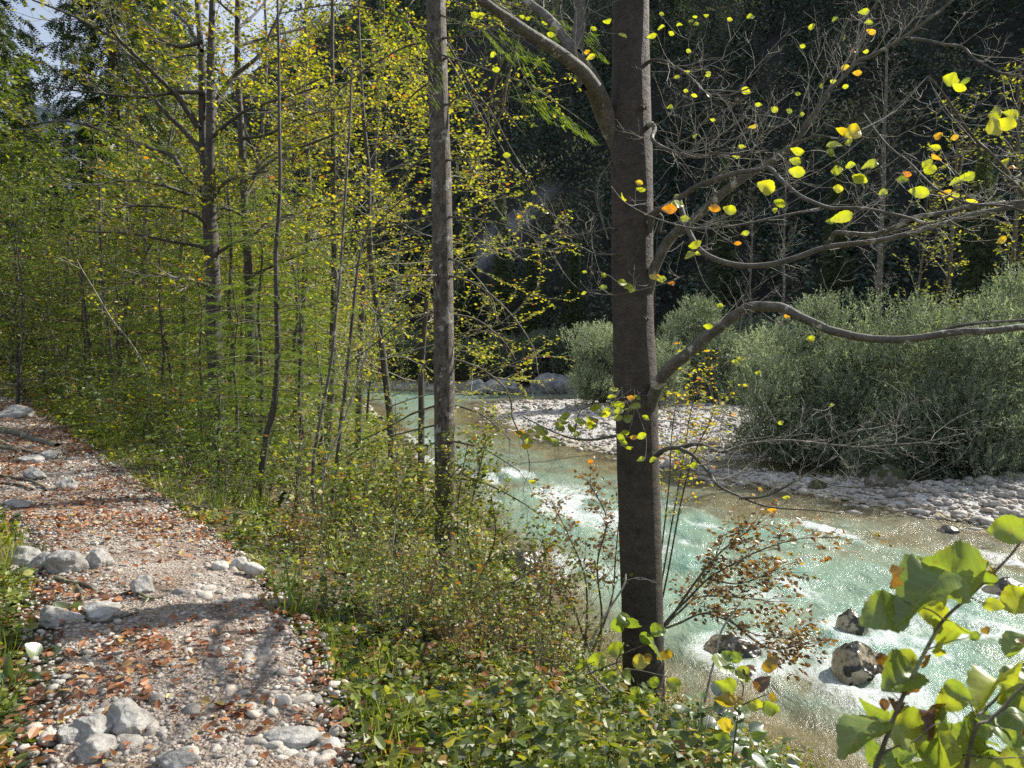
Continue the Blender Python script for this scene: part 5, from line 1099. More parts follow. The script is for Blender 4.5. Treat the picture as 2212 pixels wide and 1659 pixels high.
def tall_spruce(label, u, Y, h, rad_, dens=13, size=.42, group='tall spruces of the forest on the left'):
    b = gpt(u, Y); o = thing('tall_spruce', label, 'tree', b, group)
    W = Wood(); W.add([b + [0, 0, h * t] for t in np.linspace(0, 1, 8)], np.linspace(h * .010, .03, 8), 9, .05); W.build('trunk', M['sprucebark'], o)
    W = Wood(); Ln = Leaves('spray_s'); nl = int(h * 2.3)
    for k in range(nl):
        t = .08 + .91 * k / nl; rr = rad_ * (1 - t) ** .7 + .3
        for j in range(6):
            a = k * 1.1 + j * 1.047 + R.normal() * .2; l = rr * R.uniform(.65, 1.2); q = b + [0, 0, h * t]; e = q + np.array([math.cos(a) * l, math.sin(a) * l, -.32 * l])
            m_ = (q + e) / 2 - [0, 0, .06 * l]; W.add([q, m_, e], [.03, .018, .005], 3)
            n = int(dens * l) + 4; tt = R.uniform(.12, 1, n) ** .8; c = q + (e - q) * tt[:, None]; s = perp(e - q); sg = R.choice([-1, 1], n); off = R.uniform(0, .34, n) * l * (1.15 - tt)
            c = c + s * (sg * off)[:, None] - np.array([0, 0, 1.]) * (off * .5 + R.uniform(0, .2, n))[:, None]
            Ln.add(c, nrm((e - q) / l * .7 + s * (sg * .5)[:, None] + np.array([0, 0, -.9]) + R.normal(size=(n, 3)) * .25), nrm(R.normal(size=(n, 3)) * .6 + np.array([0, -.4, .8])), size * R.uniform(.6, 1.2, n), np.clip(R.normal(.45, .25, n), 0, 1))
    W.build('branches', M['deadtwig'], o); Ln.build('needles', M['needle'], o); return o
sA = tall_spruce('tall dark spruce rising left of the forked beech behind the yellow crown', 265, 32, 33, 3.6, 22, .40)
for (u, Y, s, lab) in ((-45, 28, .85, 'tall spruce at the left picture edge beside the gap of sky'), (-190, 24, .95, 'tall spruce partly cut off by the left picture edge'), (365, 44, .95, 'tall spruce behind the left stem of the forked beech'), (130, 50, .42, 'short dark spruce below the far blue hill'), (430, 60, .62, 'spruce in the far row left of the forked beech'), (70, 44, .5, 'spruce under the patch of sky at far left'),
                       (480, 56, .55, 'spruce standing low between the forked beech and the single beech'), (620, 60, .5, 'spruce low behind the yellow beeches'), (200, 62, .55, 'spruce at the back left of the tall dark spruce')):
    dup(sA, gpt(u, Y), R.uniform(0, 6), s, lab)
# ================================================================ willows across the river
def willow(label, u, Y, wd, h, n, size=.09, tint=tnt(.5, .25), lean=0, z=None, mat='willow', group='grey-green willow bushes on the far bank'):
    b = gpt(u, Y); o = thing('willow_bush', label, 'shrub', b, group); W = Wood(); L = Leaves('narrow')
    lobes = [(R.uniform(-.45, .45) * wd, R.uniform(-.4, .3) * wd, (R.uniform(.08, .30) if q_ % 2 else R.uniform(.45, .8)) * h, R.uniform(.13, .24) * wd) for q_ in range(20)] + [(lean, 0, .80 * h, .22 * wd)]
    lobes = [(a_, b_, min(c_, h - d_ - .25), d_) for a_, b_, c_, d_ in lobes]
    for lx, ly, lz, lr in lobes:
        e = b + [lx, ly, lz]; m_ = b + [lx * .35, ly * .35, lz * .5] + rv(.1); m2 = b + [lx * .75, ly * .75, lz * .8]
        W.add([b + [lx * .05, ly * .05, -.1], m_, m2, e], [.05, .035, .02, .01], 5)
        for k in range(7): dd = nrm(rv() + [0, 0, .8]); W.add([m2, m2 + dd * lr * .5 + rv(.05), m2 + dd * lr * 1.1], [.014, .008, .003], 3)
        ns = int(n / 13); dirs = nrm(R.normal(size=(ns, 3)) + np.array([0, 0, .25])); rr = lr * R.uniform(.62, 1.1, ns) ** .7 * (.45 + 1.0 * vnoise(dirs[:, 0] * 3 + lx, dirs[:, 1] * 3, dirs[:, 2] * 3))
        c = e + dirs * rr[:, None] * np.array([1, 1, 1.05]) ; c[:, 2] = np.maximum(c[:, 2], b[2] + .25)
        sd = nrm(dirs * .7 + np.array([0, 0, .75]) + R.normal(size=(ns, 3)) * .3); m = 11; t = np.linspace(0, 1, m)
        pp = (c[:, None] + sd[:, None] * (t[None, :, None] * (size * R.uniform(2., 4.2, ns))[:, None, None])).reshape(-1, 3)
        dd = nrm(np.repeat(sd, m, 0) * .8 + R.normal(size=(ns * m, 3)) * .55)
        tt = np.repeat(tint(ns), m) + R.normal() * .10 + R.normal(size=ns * m) * .08
        L.add(pp, dd, nrm(R.normal(size=(ns * m, 3))), size * R.uniform(.7, 1.2, ns * m), np.clip(tt, 0, 1))
    W.build('stems', M['deadtwig'], o); L.build('leaves', M[mat], o, wid=1.6); return o
willow('large bright willow with a rounded double top right of the big beech', 1835, 28.5, 6.0, 5.9, 3000, .125, tnt(.6, .22))
willow('broad willow spreading low over the stones toward the side channel', 1735, 28, 4.6, 4.0, 2200, .125, tnt(.5, .22))
willow('darker willow to the right of the rounded double-topped one', 2040, 27, 5.6, 5.5, 3000, .125, tnt(.42, .25))  # lower tint puts partial shade into the leaf colour
willow('tallest willow at the right picture edge', 2225, 26, 6.0, 7.3, 3300, .125, tnt(.48, .25))
willow('low willow thicket under the right willows, reaching the shingle', 1950, 25.5, 4.6, 3.2, 2000, .115, tnt(.35, .2))
willow('low grey willow branches at the right edge above the shingle', 2150, 24.5, 4.6, 3.6, 2000, .115, tnt(.38, .2))
willow('round willow on the gravel bar just left of the big beech trunk', 1305, 46, 3.6, 5.0, 1700, .14, tnt(.62, .2))
willow('willow on the gravel bar seen right behind the big beech trunk', 1412, 44, 3.2, 3.9, 1300, .13, tnt(.5, .2))
willow('upright shaded willow further right behind the big beech', 1500, 50, 4.2, 7.2, 1900, .15, tnt(.45, .2))
willow('dark willow left of the broad low willow, in shadow', 1590, 48, 5, 4.6, 1700, .15, tnt(.25, .15))  # shade put into the low leaf tint
wf = willow('dark round willow on the far shore behind the boulders', 1180, 64, 4.5, 4.2, 1200, .2, tnt(.2, .15))  # dark tint stands for far-shore shade, copies below share it
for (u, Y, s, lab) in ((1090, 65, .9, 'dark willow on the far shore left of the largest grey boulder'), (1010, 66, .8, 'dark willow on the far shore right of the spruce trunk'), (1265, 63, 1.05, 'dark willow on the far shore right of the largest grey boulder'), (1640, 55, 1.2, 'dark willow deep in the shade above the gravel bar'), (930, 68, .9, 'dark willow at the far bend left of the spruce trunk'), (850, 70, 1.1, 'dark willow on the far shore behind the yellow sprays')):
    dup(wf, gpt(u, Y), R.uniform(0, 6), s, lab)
# ================================================================ the wooded slope
def on_slope(x, y):
    return np.maximum(mount(x, y), np.where(sdist(x, y, MF) < 2, gfull(x, y), -99))
def slope_trees():
    L = Leaves('dia'); W = Wood()
    n = 5200; y = R.uniform(55, 230, n); x = R.uniform(-75, 190, n); dm = sdist(x, y, MF)
    k = (dm > 1) & (dm < 135) & (np.abs(x / y) < .85) & (mount(x, y) > 1); x, y, dm = x[k], y[k], dm[k]
    # thin to a minimum spacing that grows with distance
    keep = []; cell = {}
    for i in range(len(x)):
        c = (int(x[i] / 3.7), int(y[i] / 3.7))
        if c in cell: continue
        cell[c] = 1; keep.append(i)
    x, y = x[keep], y[keep]; z = mount(x, y)
    # the chutes stay bare
    sc_ = screemask(x, y, z); k = sc_ < .1; x, y, z = x[k], y[k], z[k]
    ty = fbm(x * .06, y * .06, 21) + R.normal(size=len(x)) * .12
    for i in range(len(x)):
        h = R.uniform(6, 11) if ty[i] > .5 else R.uniform(5, 8.5); m = 280
        if ty[i] > .5:      # conifer
            t = R.uniform(0, 1, m) ** .75; a = R.uniform(0, 6.28, m); r = (1 - t) ** .8 * h * .26 * R.uniform(.5, 1.1, m)
            p = np.stack([x[i] + np.cos(a) * r, y[i] + np.sin(a) * r, z[i] + h * (.06 + .94 * t)], 1); d = np.stack([np.cos(a), np.sin(a), -.5 - 0 * a], 1)
            L.add(p, d, nrm(R.normal(size=(m, 3)) * .4 + [0, 0, 1]), R.uniform(.35, .75, m), np.clip(R.normal(.22, .14, m), 0, 1))
        else:
            q = nrm(R.normal(size=(m, 3))) * (R.uniform(.25, 1, m) ** .5)[:, None] * (.7 + .6 * vnoise(R.normal(size=m) * 2 + i, 0 * t if False else np.zeros(m)))[:, None]
            p = np.array([x[i], y[i], z[i] + h * .62]) + q * [h * .45, h * .45, h * .46]; base = [.35, .5, .62, .8][R.integers(0, 4)]
            L.add(p, nrm(q + R.normal(size=(m, 3)) * .5), nrm(R.normal(size=(m, 3)) + [0, 0, .8]), R.uniform(.25, .52, m), np.clip(R.normal(base, .14, m), 0, 1))
        if i % 11 == 0: W.add([[x[i], y[i], z[i] - 1], [x[i] + R.normal() * .2, y[i], z[i] + h * .9]], [.14, .04], 4)
    tag(L.build('mountain_wood', M['wood']), 'dense dark mixed wood covering the shaded mountain slope', 'wood', kind='stuff')
    tag(W.build('mountain_wood_trunks', M['limbbark']), 'thin grey tree trunks showing in the shaded slope wood', 'wood', kind='stuff')
slope_trees()
# single trees one can tell apart at the foot of the slope
def snag(label, u, Y, h, r, n, lean=0, mat='limbbark', cat='tree', leafy=None):
    b = gpt(u, Y); o = thing('bare_tree', label, cat, b); W = Wood()
    tp = np.array([b + [lean * h * t + R.normal() * .05, 0, h * t] for t in np.linspace(0, 1, 9)]); W.add(tp, np.linspace(r, r * .3, 9), 8, .05); W.build('trunk', M[mat], o)
    W = Wood(); L = Leaves('dia'); cf = dict(segs=[6, 4, 3], wig=[.14, .2, .2], trop=[-.02, .0, 0], taper=[.3, .4, .5], sides=[3, 3, 3], n=[7, 3], start=[.2, .2], ang=[.6, .7], ratio=[.5, .5], leaf=leafy, rmin=.006, planar=True)
    c = catmull(tp, 4); side_twigs(W, L, c, n, 1.0, 2.6, .022, cf, t0=.25, up=.1); W.build('branches', M[mat], o)
    if leafy: L.build('leaves', M['yellow'], o)
    return o
snag('tall pale dead trunk with short bare twigs above the double-topped willow', 1896, 40, 19, .19, 34)
snag('thin pale bare trunk in shadow left of the double-topped willow', 1690, 50, 15, .13, 16)
snag('grey bare-crowned tree in shadow above the upright shaded willow', 1620, 52, 13, .1, 20)
snag('slender trunk with sparse yellow leaves behind the right willows', 2040, 34, 13, .13, 26, .02, 'deadtwig', 'tree', (.16, tnt(.4, .15), .16, .6))
snag('sparsely leaved yellow tree at the right edge above the tallest willow', 2185, 32, 15, .14, 30, 0, 'deadtwig', 'tree', (.16, tnt(.38, .15), .15, .6))
snag('thin leaning tree with few yellow leaves beside the tall pale dead trunk', 1965, 37, 11, .09, 16, .06, 'deadtwig', 'tree', (.15, tnt(.4, .15), .2, .6))
def far_spruce(label, u, Y, h):
    p = P(u, 700, Y); z = float(on_slope(np.array([p[0]]), np.array([float(Y)]))[0]); return dup(sA, (p[0], Y, z), R.uniform(0, 6), h / 33., label, 'dark spruces at the foot of the mountain slope')
for u, Y, h, lab in ((1150, 74, 14, 'dark spruce directly below the pale scree chute'), (1085, 76, 17, 'dark spruce left of the scree chute'), (1240, 72, 13, 'dark spruce left of the big beech, in shadow'), (1560, 70, 16, 'dark spruce right of the big beech, in deep shadow'), (1010, 80, 15, 'dark spruce right beside the spruce trunk, on the slope foot'), (1800, 62, 15, 'dark spruce behind the tall pale dead trunk'), (2110, 52, 16, 'dark spruce behind the sparsely leaved yellow tree')):
    far_spruce(lab, u, Y, h)
# ================================================================ ground cover, grass, litter
def bank_points(n, y0, y1, pw=1.4):
    y = y0 + (y1 - y0) * R.uniform(0, 1, n) ** pw; x = R.uniform(-.80, .75, n) * (y + 1.0)
    dn = d_near(x, y); dp = np.abs(sdist(x, y, PC))
    k = (dn > .1) & (dp > pwf(y) - .02 + .22 * fbm(x * 1.5, y * 1.5, 40)) & (np.hypot(x, y) > 1.7)
    return x[k], y[k]
def herbs(name, n, y0, y1, hmax, leafsz, mat, tint, label, kind='oval', per=11, pw=1.4, thr=.38):
    x, y = bank_points(n, y0, y1, pw); d = fbm(x * .9, y * .9, 71); k = d > R.uniform(thr - .12, thr + .12, len(x)); x, y = x[k], y[k]
    z = ground(x, y); h = hmax * R.uniform(.25, 1, len(x)) * (.15 + 2.2 * np.clip(fbm(x * 1.4, y * 1.4, 13) - .25, 0, 1)); dp = np.abs(sdist(x, y, PC)); h = h * (.2 + .8 * sstep(.4, 1.3, dp)) * (1 - .72 * np.exp(-((x - .85) / .75) ** 2 - ((y - 5.3) / .9) ** 2))
    m = per; t = R.uniform(.15, 1, (len(x), m)); a = R.uniform(0, 6.28, (len(x), m)); r = .25 * h[:, None] * R.uniform(.2, 1, (len(x), m)) + .01
    p = np.stack([x[:, None] + np.cos(a) * r, y[:, None] + np.sin(a) * r, z[:, None] + h[:, None] * t], -1).reshape(-1, 3)
    d = nrm(np.stack([np.cos(a), np.sin(a), R.normal(.05, .3, a.shape)], -1).reshape(-1, 3)); N = len(p)
    L = Leaves(kind); tn = np.repeat(tint(len(x)), m) + R.normal(size=N) * .1
    L.add(p, d, nrm(R.normal(size=(N, 3)) * .75 + [0, 0, 1]), leafsz * R.uniform(.4, 1.45, N) * (1 + np.maximum(0, p[:, 1] - 9) * .05), np.clip(tn, 0, 1))
    tag(L.build(name, mat), label, 'plants', kind='stuff')
    W = Wood(); idx = R.choice(len(x), min(2600, len(x)), False)
    for i in idx:
        W.add([[x[i], y[i], z[i] - .02], [x[i] + R.normal() * .02, y[i] + R.normal() * .02, z[i] + h[i] * .95]], [.0018, .001], 3)
    tag(W.build(name + '_stalks', M['deadtwig']), 'thin stalks of the low plants on the bank', 'plants', kind='stuff')
herbs('ground_cover', 13000, 1.9, 16, .36, .048, M['herb'], tnt(.55, .3), 'low yellow-green herbs and brambles covering the river bank', pw=1.1, thr=.34)
herbs('fern_cover', 5500, 2.0, 12, .26, .040, M['green'], tnt(.55, .25), 'low dark green herbs between the brambles on the bank', per=12, pw=1.1, thr=.45)
herbs('forest_floor_plants', 7000, 11, 40, .9, .075, M['green'], tnt(.62, .22), 'low plants covering the forest floor further back', kind='dia', per=14, pw=1.3, thr=.3)
def grass(name, n, y0, y1, hgt, tint, label, mask=None, edge_bias=False):
    x, y = bank_points(n, y0, y1, 1.2); dp = np.abs(sdist(x, y, PC)); pr = fbm(x * .8, y * .8, 55) + (.28 * (1 - sstep(.5, 1.3, dp)) if edge_bias else 0); k = pr > R.uniform(.45, .62, len(x)); x, y = x[k], y[k]
    m = 22; a = R.uniform(0, 6.28, (len(x), m)); r = R.uniform(0, .045, a.shape); xx = x[:, None] + np.cos(a) * r; yy = y[:, None] + np.sin(a) * r
    p = np.stack([xx, yy, np.broadcast_to(ground(x, y)[:, None], a.shape) - .01], -1).reshape(-1, 3); out_ = np.stack([np.cos(a), np.sin(a), 0 * a], -1).reshape(-1, 3)
    d = nrm(out_ * R.uniform(.2, 1.3, (len(p), 1)) + R.normal(size=out_.shape) * .2 + [0, 0, 1]); s = np.repeat(hgt * R.uniform(.5, 1.2, len(x)), m) * R.uniform(.5, 1.1, len(p))
    L = Leaves('blade'); L.add(p, d, nrm(out_ + [0, 0, .6]), s, np.clip(np.repeat(tint(len(x)), m) + R.normal(size=len(p)) * .1, 0, 1)); tag(L.build(name, M['grass'], wid=.9), label, 'grass', kind='stuff')
grass('grass', 3000, 1.9, 13, .17, tnt(.5, .2), 'tufts of thin grass along both edges of the path', edge_bias=True)
grass('tall_grass', 700, 4.2, 12, .36, tnt(.45, .2), 'long grass blades among the brambles of the bank')
def litter(name, n, label, pts, size=.05):
    x, y = pts; N = len(x); z = np.where(np.abs(sdist(x, y, PC)) < PW + .1, pathz(x, y), ground(x, y)) + .012
    L = Leaves('oval'); a = R.uniform(0, 6.28, N)
    L.add(np.stack([x, y, z + R.uniform(0, .012, N)], 1), nrm(np.stack([np.cos(a), np.sin(a), R.normal(0, .3, N)], 1)), nrm(R.normal(size=(N, 3)) * .45 + [0, 0, 1]), size * R.uniform(.5, 1.15, N), R.uniform(0, 1, N)); tag(L.build(name, M['litter']), label, 'dead leaves', kind='stuff')
q, u_ = on_path(22000, .05, .62, 1.15, 1.1); f = fbm(q[:, 0] * 1.6, q[:, 1] * 1.6, 66) + fbm(q[:, 0] * 6, q[:, 1] * 6, 67) * .4 + .15 * np.abs(u_); k = f > R.uniform(.5, 1.15, len(q)); q = q[k]
litter('path_leaves', 0, 'brown fallen beech leaves scattered over the path', (q[:, 0], q[:, 1]), .052)
x, y = bank_points(9000, 1.9, 14, 1.1); litter('bank_leaves', 0, 'brown fallen leaves under the plants of the bank', (x, y), .05)
# roots across the path
def root(label, uv, w0, w1, parts=()):
    W = Wood(); c0 = None
    for k, (pt, a, b) in enumerate([(uv, w0, w1)] + list(parts)):
        c = catmull(np.array([hit(u, v) + [0, 0, .014] for (u, v) in pt]), 6)
        r = np.linspace(a, b, len(c)) * .5 * c[:, 1] / F; W.add(c, r, 9, .12)
        if c0 is None: c0 = c[0]
    tag(W.build('tree_root', M['deadtwig'], origin=c0), label, 'root')
root('thick exposed root curling down around the smooth grey rock on the path', [(120, 1252), (150, 1262), (180, 1266), (198, 1275), (212, 1290)], 9, 9, [([(165, 1270), (176, 1290), (180, 1320), (190, 1342), (215, 1350), (250, 1342), (300, 1328)], 9, 5)])
root('forked grey root lying across the middle of the path', [(262, 1290), (290, 1283), (312, 1292), (330, 1298), (362, 1288)], 8, 5, [([(322, 1297), (305, 1315), (280, 1322)], 5, 3)])
root('heavy dark root crossing the upper path from the left edge', [(-20, 935), (10, 934), (40, 940), (60, 948), (85, 955), (125, 966)], 22, 14)
root('thin pair of roots on the upper path below the heavy root', [(-10, 968), (30, 972), (60, 978), (80, 984)], 12, 7, [([(0, 955), (20, 966), (40, 980), (30, 990)], 9, 6)])
root('low braided roots at the left of the upper path', [(-10, 1028), (20, 1034), (60, 1040), (95, 1055), (100, 1062)], 9, 5, [([(-10, 1045), (40, 1050), (70, 1060)], 7, 4)])
# big-leaved plants by the path
def rosette(name, label, u, v, leaves, sz, mat, kind='big', tint=.3, wid=.8, Y=None):
    Y = Y or gY(v); b = P(u, v, Y); o = thing(name, label, 'plant', b); L = Leaves(kind); W = Wood()
    for (du, dv, s, t) in leaves:
        tip = P(u + du, v + dv, Y - .02 * 1); d = tip - b; st = b + d * .25; W.add([b, st], [.004, .003], 4)
        L.add(st, nrm(d), nrm(np.array([0, -.5, 1.]) + rv(.25)), s * sz, t)
    L.build('leaves', mat, o, smooth=True, wid=wid); W.build('stalks', M['herbstem'], o); return o
M['herbstem'] = barkmat('green_stalk', (.06, .09, .02), (.14, .18, .05), None, .6, 10, (1, 1, 1), .2, .002)
M['broad'] = leafmat('broad_leaf', [(0, (.03, .07, .02)), (.5, (.07, .14, .03)), (1, (.16, .24, .05))], trans=.3, tmul=(1.6, 1.6, .5), gloss=.14, veins=True)
rosette('dock_plant', 'rosette of long bright green leaves at the left path edge', 25, 1480, [(55, -20, .13, .6), (60, 10, .12, .6), (40, -50, .12, .7), (-10, -60, .12, .5), (-50, -20, .12, .5), (50, 50, .13, .5), (-40, 30, .12, .4), (10, 45, .12, .5)], 1., M['broad'], wid=.62)
rosette('butterbur', 'low plant with large heart-shaped dark green leaves at the bottom left of centre', 865, 1640, [(-40, -60, .15, .4), (30, -50, .16, .3), (80, -20, .15, .3), (-70, -10, .14, .2), (0, -10, .15, .4), (60, 15, .13, .3)], 1., M['broad'], wid=1.25, Y=3.7)
rosette('butterbur', 'ragged broad-leaved plant on the left path edge above the bright rosette', 90, 1430, [(30, -25, .10, .7), (-20, -30, .10, .6), (45, 10, .10, .8), (-30, 5, .09, .4)], 1., M['broad'], wid=1.2)
rosette('butterbur', 'broad green leaves beside the dark shaded rock at the left', 150, 1330, [(20, -25, .09, .8), (-20, -20, .09, .7), (30, 5, .08, .8), (-25, 5, .09, .5)], 1., M['broad'], wid=1.2)
for k, (u, Y) in enumerate(((1560, 5.1), (1640, 5.4), (1600, 4.7), (1680, 5.0), (1530, 4.5))):
    b = gpt(u, Y); o = thing('colewort', ['glossy dark green plant on the river edge right of the big beech', 'glossy dark plant closest to the water at the lower right', 'glossy dark plant in front of the others at the river edge', 'lowest glossy plant at the bottom right bank', 'glossy dark plant nearest to the big beech foot'][k], 'plant', b, 'glossy broad-leaved plants at the river edge')
    L = Leaves('big'); n = 34; a = R.uniform(0, 6.28, n); p = b + np.stack([np.cos(a) * .12, np.sin(a) * .12, R.uniform(.05, .42, n)], 1)
    L.add(p, nrm(np.stack([np.cos(a), np.sin(a), R.normal(.1, .3, n)], 1)), nrm(R.normal(size=(n, 3)) * .4 + [0, -.2, 1]), R.uniform(.07, .13, n), R.uniform(0, .6, n)); L.build('leaves', M['broad'], o, smooth=True)
    W = Wood(); [W.add([b, (b + q) / 2, q], [.003, .002, .0015], 3) for q in p]; W.build('stalks', M['herbstem'], o)
# ================================================================ foreground hazel
def Z(x, y): return 1438 + .35 * x, 1078 + .35 * y
def hazel(name, label, stems, leaves, Y0, base, kind='big', mat='hazel'):
    o = thing(name, label, 'shrub', P(*Z(*base), Y0)); W = Wood(); L = Leaves(kind)
    for pts, w0, w1, ya, yb in stems: limb(W, seqY([Z(*p) for p in pts], ya, yb), w0, w1, 6, 8, .1)
    W.build('stems', M['deadtwig'], o)
    for (bx, by, tx, ty, t, dY) in leaves:
        Y = Y0 + dY; b = P(*Z(bx, by), Y); tp = P(*Z(tx, ty), Y - R.uniform(-.02, .04)); L.add(b, tp - b, facing(b, tp - b, .42), np.linalg.norm(tp - b), t)
    L.build('leaves', M[mat], o, smooth=True, wid=1.08, warp=.5); return o
hazel('hazel_bush', 'close hazel branch with large green leaves crossing the lower right corner', [
    ([(1150, 2100), (1290, 1680), (1370, 1450), (1450, 1250), (1540, 1060), (1640, 870), (1720, 740), (1850, 620), (1960, 520), (2050, 430), (2150, 320), (2230, 200)], 12, 5, 1.30, 1.42),
    ([(1715, 745), (1640, 690), (1520, 650), (1470, 630)], 4, 2.5, 1.36, 1.32), ([(1880, 605), (1960, 640), (2040, 610), (2240, 600)], 4, 2.5, 1.38, 1.4), ([(1345, 1570), (1420, 1530), (1540, 1490), (1650, 1400), (1700, 1380)], 5, 2.5, 1.32, 1.36), ([(1610, 930), (1750, 880), (1850, 860), (1950, 830)], 3.5, 2, 1.36, 1.4), ([(1450, 1250), (1400, 1200)], 3, 2, 1.33, 1.31)],
    [(1700, 440, 1420, 470, .35, 0), (1930, 470, 1640, 420, .4, .02), (1760, 500, 1420, 590, .3, -.02), (1650, 690, 1700, 540, .68, .02), (1500, 650, 1180, 790, .3, -.02), (1520, 700, 1260, 760, .25, .0), (1960, 430, 2010, 560, .3, .01), (1930, 430, 1760, 340, .55, .03), (2215, 180, 1975, 200, .45, .0), (2212, 120, 2170, 260, .3, .02),
     (1540, 1040, 1345, 1170, .3, 0), (1560, 1010, 1380, 990, .6, .02), (1380, 1370, 1040, 1540, .3, -.02), (1375, 1360, 1195, 1290, .35, .02), (1360, 1380, 1640, 1470, .55, 0), (1640, 1700, 1790, 1420, .5, -.02), (1560, 1480, 1780, 1590, .4, .02), (1620, 1390, 1800, 1360, .3, .02), (1840, 1190, 1680, 1280, .6, .04), (1720, 1140, 1890, 1230, .4, .03), (2140, 1110, 1890, 1120, .62, .05),
     (1640, 900, 1780, 900, .72, .02), (1690, 900, 1700, 950, .72, .02), (1850, 870, 1700, 860, .5, .02), (1940, 830, 1870, 870, .35, .02), (1740, 720, 1560, 700, .72, .03), (2240, 600, 2060, 660, .72, .02), (2240, 590, 2140, 540, .6, .04), (1960, 640, 2060, 660, .7, .01),
     (1590, 1000, 1660, 1020, .97, .0), (1480, 1150, 1560, 1190, 1, 0), (1500, 1140, 1400, 1170, 1, 0), (1500, 1130, 1530, 1060, 1, .01), (1700, 1290, 1660, 1340, .98, .05), (1580, 1310, 1610, 1430, 1, .03), (1560, 1420, 1630, 1360, 1, .03), (1440, 1240, 1430, 1290, .99, 0), (1330, 950, 1340, 1040, 1, .02), (1350, 1230, 1350, 1310, 1, .02), (1400, 500, 1400, 440, .99, -.01), (2040, 440, 2000, 420, .95, .0), (1960, 790, 1990, 840, .98, .01)], 1.36, (1150, 2100))
hazel('hazel_bush', 'second hazel clump in the corner with toothed leaves and a pale bare stem', [
    ([(1700, 2000), (1900, 1400), (1960, 1310), (2060, 1210), (2100, 1130), (2140, 1080), (2230, 1000)], 8, 5, 1.5, 1.6), ([(1800, 2000), (1900, 1450), (1990, 1370), (2080, 1290), (2140, 1220), (2240, 1130)], 9, 6, 1.45, 1.5), ([(1920, 1370), (1880, 1260), (1840, 1180)], 3, 2, 1.52, 1.5), ([(1700, 1650), (1800, 1580), (2000, 1600), (2240, 1590)], 5, 3, 1.45, 1.5)],
    [(1900, 1420, 1650, 1640, .42, 0), (1830, 1400, 2090, 1440, .35, .03), (1890, 1440, 2060, 1620, .4, -.02), (1950, 1400, 2230, 1500, .35, -.03), (2200, 1320, 2070, 1420, .2, 0), (2230, 1250, 2090, 1340, .3, .02), (2240, 850, 2095, 960, .35, .0), (2230, 1050, 2060, 1180, .25, .05), (2240, 1170, 2080, 1250, .7, .03), (1830, 1590, 1640, 1760, .5, 0), (2060, 1590, 1900, 1740, .55, 0), (2230, 1580, 2080, 1700, .75, .02), (1500, 1600, 1250, 1660, .3, .03),
     (1560, 1640, 1430, 1760, .35, 0), (1980, 1480, 1780, 1500, .3, .05), (2100, 1500, 2230, 1420, .4, .03), (1420, 1600, 1560, 1560, .4, .04), (1700, 1560, 1850, 1540, .3, .06), (2180, 860, 2220, 900, .97, .0), (2190, 1400, 2230, 1460, 1, .0), (1330, 1530, 1200, 1620, .3, .06), (1700, 1480, 1520, 1440, .45, .08), (1900, 1260, 1990, 1330, .3, .05), (2020, 1700, 2200, 1640, .5, .0), (1780, 1640, 1960, 1680, .8, -.02)], 1.5, (1700, 2000))
def mid_hazel(label, base, stems, lv, Y0): return hazel('hazel_sprig', label, [(s, 4, 2, Y0, Y0) for s in stems], lv, Y0, base)
mid_hazel('hazel sprig with green and curled brown leaves right of the big beech base', (400, 1680), [[(400, 1680), (430, 1450), (455, 1280), (480, 1160), (440, 1080), (405, 990)], [(455, 1280), (560, 1230), (640, 1200)]],
    [(400, 990, 470, 970, .3, 0), (410, 990, 350, 940, .35, 0), (400, 1040, 260, 1010, .35, 0), (430, 1060, 540, 1110, .55, 0), (440, 1150, 300, 1150, .5, 0), (500, 1280, 610, 1260, .75, 0), (600, 1260, 710, 1330, .4, 0), (460, 1220, 430, 1290, .93, 0), (440, 1240, 330, 1250, .93, 0), (420, 1400, 320, 1390, .9, 0), (400, 1480, 250, 1520, .3, 0), (560, 1180, 610, 1100, 1, 0), (600, 1060, 700, 1000, .97, 0), (480, 1080, 560, 1030, 1, 0), (640, 1200, 690, 1250, .97, 0), (300, 1650, 180, 1560, .35, 0)], 3.2)
def Q(x, y): return ((719 + .35 * x) - 1438) / .35, y
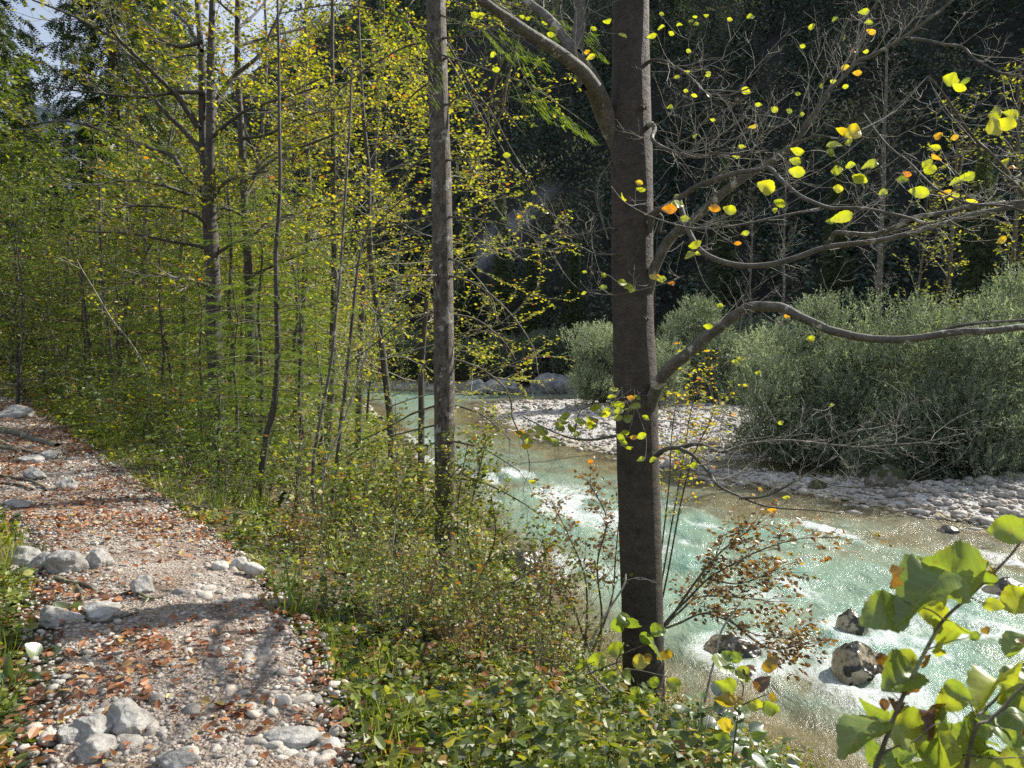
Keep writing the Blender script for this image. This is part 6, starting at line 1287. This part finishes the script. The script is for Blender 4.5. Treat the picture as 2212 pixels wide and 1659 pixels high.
mid_hazel('hazel shoots with pleated leaves in front of the big beech base', Q(1950, 1680), [[Q(1930, 1650), Q(1880, 1400), Q(1820, 1150), Q(1750, 1000), Q(1850, 930), Q(1990, 880)], [Q(1780, 1000), Q(1650, 1050), Q(1500, 1110), Q(1330, 1170)], [Q(1800, 1050), Q(1900, 1060), Q(2070, 1100)]],
    [(*Q(1800, 760), *Q(1700, 800), .35, 0), (*Q(1800, 740), *Q(1870, 830), .3, 0), (*Q(1830, 720), *Q(1750, 780), .3, 0), (*Q(1900, 830), *Q(2060, 880), .35, 0), (*Q(1900, 830), *Q(1980, 900), .3, 0), (*Q(1960, 820), *Q(2060, 800), .35, 0), (*Q(1690, 980), *Q(1570, 1000), .55, 0), (*Q(1560, 990), *Q(1500, 1070), .4, 0), (*Q(1700, 900), *Q(1800, 950), .5, 0), (*Q(1750, 1080), *Q(1650, 1120), .4, 0), (*Q(1780, 1070), *Q(1870, 1130), .35, 0),
     (*Q(1850, 1010), *Q(1950, 1000), .85, 0), (*Q(2000, 960), *Q(2110, 990), .95, 0), (*Q(1940, 950), *Q(1950, 1010), .97, 0), (*Q(1900, 1170), *Q(1960, 1290), .45, 0), (*Q(1900, 1170), *Q(1830, 1270), .4, 0), (*Q(1920, 1200), *Q(2010, 1310), .45, 0), (*Q(2000, 1100), *Q(1960, 1170), .4, 0), (*Q(2060, 1130), *Q(2170, 1160), .6, 0), (*Q(1960, 1480), *Q(1790, 1530), .45, -.3), (*Q(2050, 1560), *Q(1940, 1680), .72, -.3), (*Q(1320, 1180), *Q(1270, 1220), .85, 0), (*Q(1450, 1130), *Q(1380, 1180), .75, 0), (*Q(1180, 1230), *Q(1260, 1220), .8, 0), (*Q(1560, 1200), *Q(1640, 1190), .4, 0), (*Q(1700, 1250), *Q(1800, 1310), .4, 0)], 4.4)
# distant wood behind the left forest
def left_wood():
    L = Leaves('dia'); n = 1500; y = R.uniform(32, 85, n); x = -y * R.uniform(.14, 1.0, n); keep = []; cell = {}
    for i in range(n):
        c = (int(x[i] / 2.6), int(y[i] / 2.6))
        if c in cell or d_near(x[i], y[i]) < 1: continue
        cell[c] = 1; keep.append(i)
    x, y = x[keep], y[keep]; z = ground(x, y)
    for i in range(len(x)):
        h = R.uniform(4.5, 10); m = 330; q = nrm(R.normal(size=(m, 3))) * (R.uniform(.3, 1, m) ** .5)[:, None] * (.7 + .6 * vnoise(R.normal(size=m) * 2 + i, np.zeros(m)))[:, None]
        p = np.array([x[i], y[i], z[i] + h * .52]) + q * [h * .3, h * .3, h * .5]; p[:, 2] = np.maximum(p[:, 2], z[i] + .2); base = [.5, .65, .8, .9][R.integers(0, 4)]
        L.add(p, nrm(q + R.normal(size=(m, 3)) * .5), nrm(R.normal(size=(m, 3)) + [0, 0, .8]), R.uniform(.14, .30, m) * y[i] / 45, np.clip(R.normal(base, .15, m), 0, 1))
    tag(L.build('valley_wood', M['green']), 'mixed green wood closing the valley floor behind the left trees', 'wood', kind='stuff')
left_wood()
